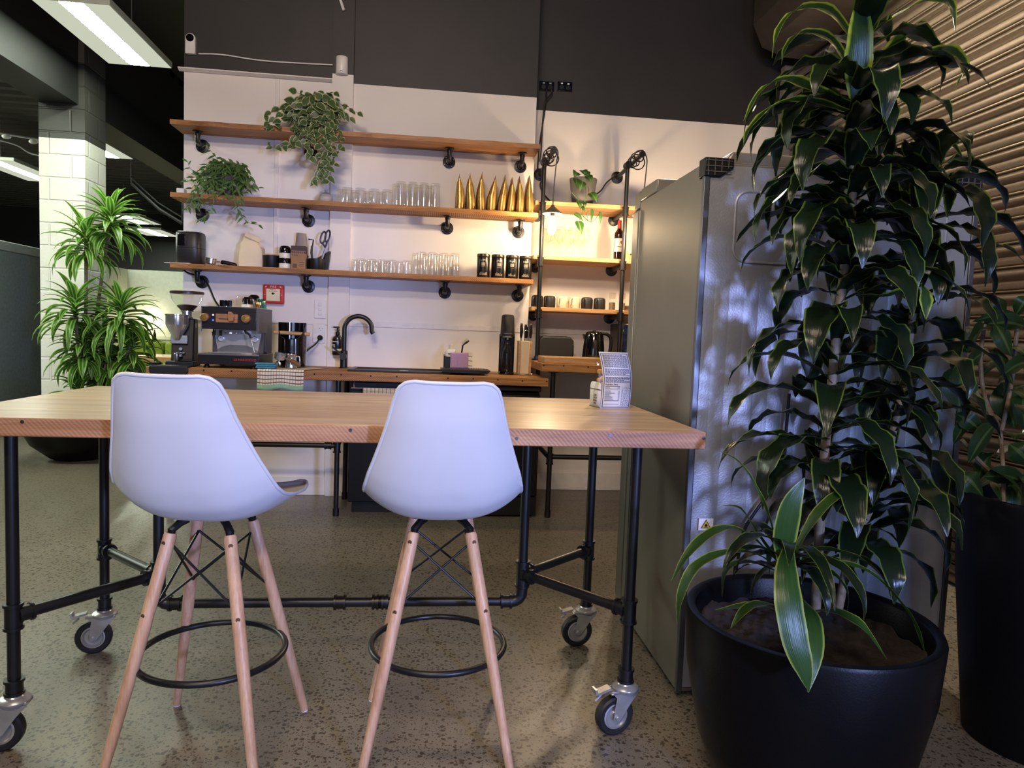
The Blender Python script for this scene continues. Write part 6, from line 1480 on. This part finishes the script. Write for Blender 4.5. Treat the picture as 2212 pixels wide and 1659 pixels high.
for i in range(120):
    a = rr.uniform(0, 2*PI); r = math.sqrt(rr.random())
    x, y = 678+62*r*math.cos(a), 250+(52 if math.sin(a) > 0 else 44)*r*math.sin(a); Y = rr.uniform(4.98, 5.08)
    p = py(x, y, Y)-O; dr = V((rr.uniform(-1, 1), rr.uniform(-.5, .2), rr.uniform(-1, .45))).normalized(); l = .060*rr.uniform(.6, 1.2)
    sd = dr.cross(V((rr.uniform(-.9, .9), -1, rr.uniform(-.4, 1.0))))
    b.blade([p+dr*(l*f)+V((0, 0, -.25*l*f*f)) for f in (0, .2, .4, .6, .8, 1)], .028*l/.060, HEART, .18, side=sd, seed=i)
clear_shelf((b, bs), -.097); bs.build('stems', STEMG, t); b.build('foliage', VAR, t, smooth=180, recalc=False)

# --- bushy small-leaved plant on the middle shelf
p0 = py(492, 424, 5.14)
t = thing('bushy_plant', 'bushy green small-leaved plant in a dark pot at the left of the middle shelf', 'plant', (p0.x, 5.15, Z2+.001)); O = V((p0.x, 5.15, Z2))
b = MB(); b.lathe([(.07, 0), (.075, .005), (.085, .12), (.088, .13), (.080, .13), (.078, .11)], n=30); b.build('pot', MATTE, t)
b = MB(); b.lathe([(.079, .115), (0, .12)], n=24); b.build('soil', SOIL, t, recalc=False)
LIP = mat_leaf('small_pointed_leaf', (70, 102, 48), (88, 120, 58), .4, (104, 132, 74), .4, .04, .25)
PT = [.3, .8, 1.0, .8, .45, .03]
b = MB(); bs = MB(); rr = random.Random(77)
for i in range(62):
    az = i*2.399; sp = rr.uniform(.35, 1.0); lean = -.10
    ex = V((math.cos(az)*.20*sp-.075*sp*rr.random(), -abs(math.sin(az))*.13*sp*rr.uniform(.3, 1)-.01 if math.sin(az) < 0 else math.sin(az)*.08, rr.uniform(.02, .16)))
    if O.y+ex.y > 5.27: ex.y = 5.27-O.y
    ap = V((ex.x*.5, ex.y*.5, rr.uniform(.18, .245)))
    strand_leaves(b, bs, catmull([V((ex.x*.1, ex.y*.1, .11)), ap, ex], 8), .017, .056, .0095, PT, rr, (0, -1, .6))
for pix in ([(470, 345, 5.12), (455, 326, 5.1), (446, 312, 5.1)], [(430, 380, 5.06), (405, 392, 5.04), (398, 385, 5.03)], [(440, 385, 5.03), (420, 420, 5.0), (412, 440, 5.0), (402, 455, 5.0)], [(455, 390, 5.02), (462, 430, 4.99), (452, 460, 4.99), (435, 472, 4.99)], [(500, 395, 5.02), (508, 440, 4.99), (525, 470, 4.99), (540, 482, 4.99), (564, 487, 4.99)],
            [(505, 395, 5.02), (520, 432, 4.99), (516, 455, 4.99)], [(530, 395, 5.05), (545, 408, 5.04), (560, 406, 5.04)], [(430, 400, 5.03), (416, 432, 5.0), (440, 440, 5.0)], [(420, 370, 5.08), (405, 350, 5.06)], [(445, 395, 5.02), (432, 430, 4.99), (425, 450, 4.99)], [(480, 400, 5.01), (490, 428, 4.99)]):
    strand_leaves(b, bs, catmull([V((0, 0, .12))]+[py(x, y, Y)-O for x, y, Y in pix], 9), .018, .050, .0085, PT, rr, (0, -1, .4))
clear_shelf((b, bs), -.107); bs.build('stems', STEMG, t); b.build('foliage', LIP, t, smooth=180, recalc=False)

# --- heart-leaf plant in the grey alcove pot
p0 = py(1259, 440, 5.30)
t = thing('heart_leaf_plant', 'heart-leaved plant trailing from a tapered grey pot on the top alcove shelf', 'plant', (p0.x, 5.32, ALZ[0]+.001)); O = V((p0.x, 5.32, ALZ[0]))
b = MB(); b.lathe([(.072, 0), (.078, .006), (.104, .19), (.104, .196), (.094, .196), (.092, .16)], n=40); b.build('pot', mat('grey_planter', (92, 88, 86), .5), t)
b = MB(); b.lathe([(.093, .17), (0, .175)], n=24); b.build('soil', SOIL, t, recalc=False)
PH = mat_leaf('heart_leaf', (70, 110, 52), (84, 124, 62), .42, (120, 150, 92), .3, .03, .3)
HL = [.55, .95, 1.0, .9, .72, .45, .18, .02]
bs = MB(); b = MB()
sg = lambda pts: catmull([py(x, y, Y)-O for x, y, Y in pts], 5)
for pts in ([(1262, 388, 5.3), (1266, 420, 5.17), (1258, 450, 5.15), (1260, 468, 5.14), (1270, 478, 5.14)], [(1262, 392, 5.3), (1272, 412, 5.18), (1262, 440, 5.15), (1254, 470, 5.14), (1250, 480, 5.14)], [(1258, 465, 5.14), (1278, 480, 5.14), (1296, 460, 5.14)], [(1270, 478, 5.14), (1268, 460, 5.14), (1278, 452, 5.14)], [(1235, 416, 5.17), (1248, 432, 5.16), (1252, 445, 5.15)], [(1250, 380, 5.3), (1246, 372, 5.25)], [(1262, 380, 5.3), (1262, 372, 5.25)]): bs.tube(sg(pts), .0024, 6)
for i, (x0, y0, x1, y1, w_, Y) in enumerate(((1246, 372, 1240, 384, 10, 5.22), (1258, 368, 1264, 380, 10, 5.2), (1264, 372, 1272, 386, 9, 5.2), (1268, 380, 1278, 396, 10, 5.18), (1244, 386, 1246, 408, 9, 5.19), (1259, 392, 1252, 414, 9, 5.17), (1275, 417, 1290, 438, 10, 5.16), (1248, 434, 1255, 455, 6, 5.15), (1260, 438, 1264, 450, 6, 5.15), (1256, 446, 1264, 460, 5, 5.15), (1241, 461, 1260, 479, 6, 5.14), (1249, 478, 1256, 508, 10, 5.13), (1279, 452, 1276, 484, 4, 5.14), (1296, 458, 1296, 488, 4, 5.14))):
    a_, e_ = py(x0, y0, Y)-O, py(x1, y1, Y-.02)-O; m_ = a_.lerp(e_, .5)+V((0, -.012, .004)); d_ = e_-a_
    b.blade(catmull([a_, m_, e_], 5), w_/292, HL, .2, side=d_.cross(V((.2, -1, .3))), seed=i)
clear_shelf((b, bs), -.126); bs.build('stems', STEMG, t); b.build('foliage', PH, t, smooth=180, recalc=False)
bpy.context.view_layer.update()
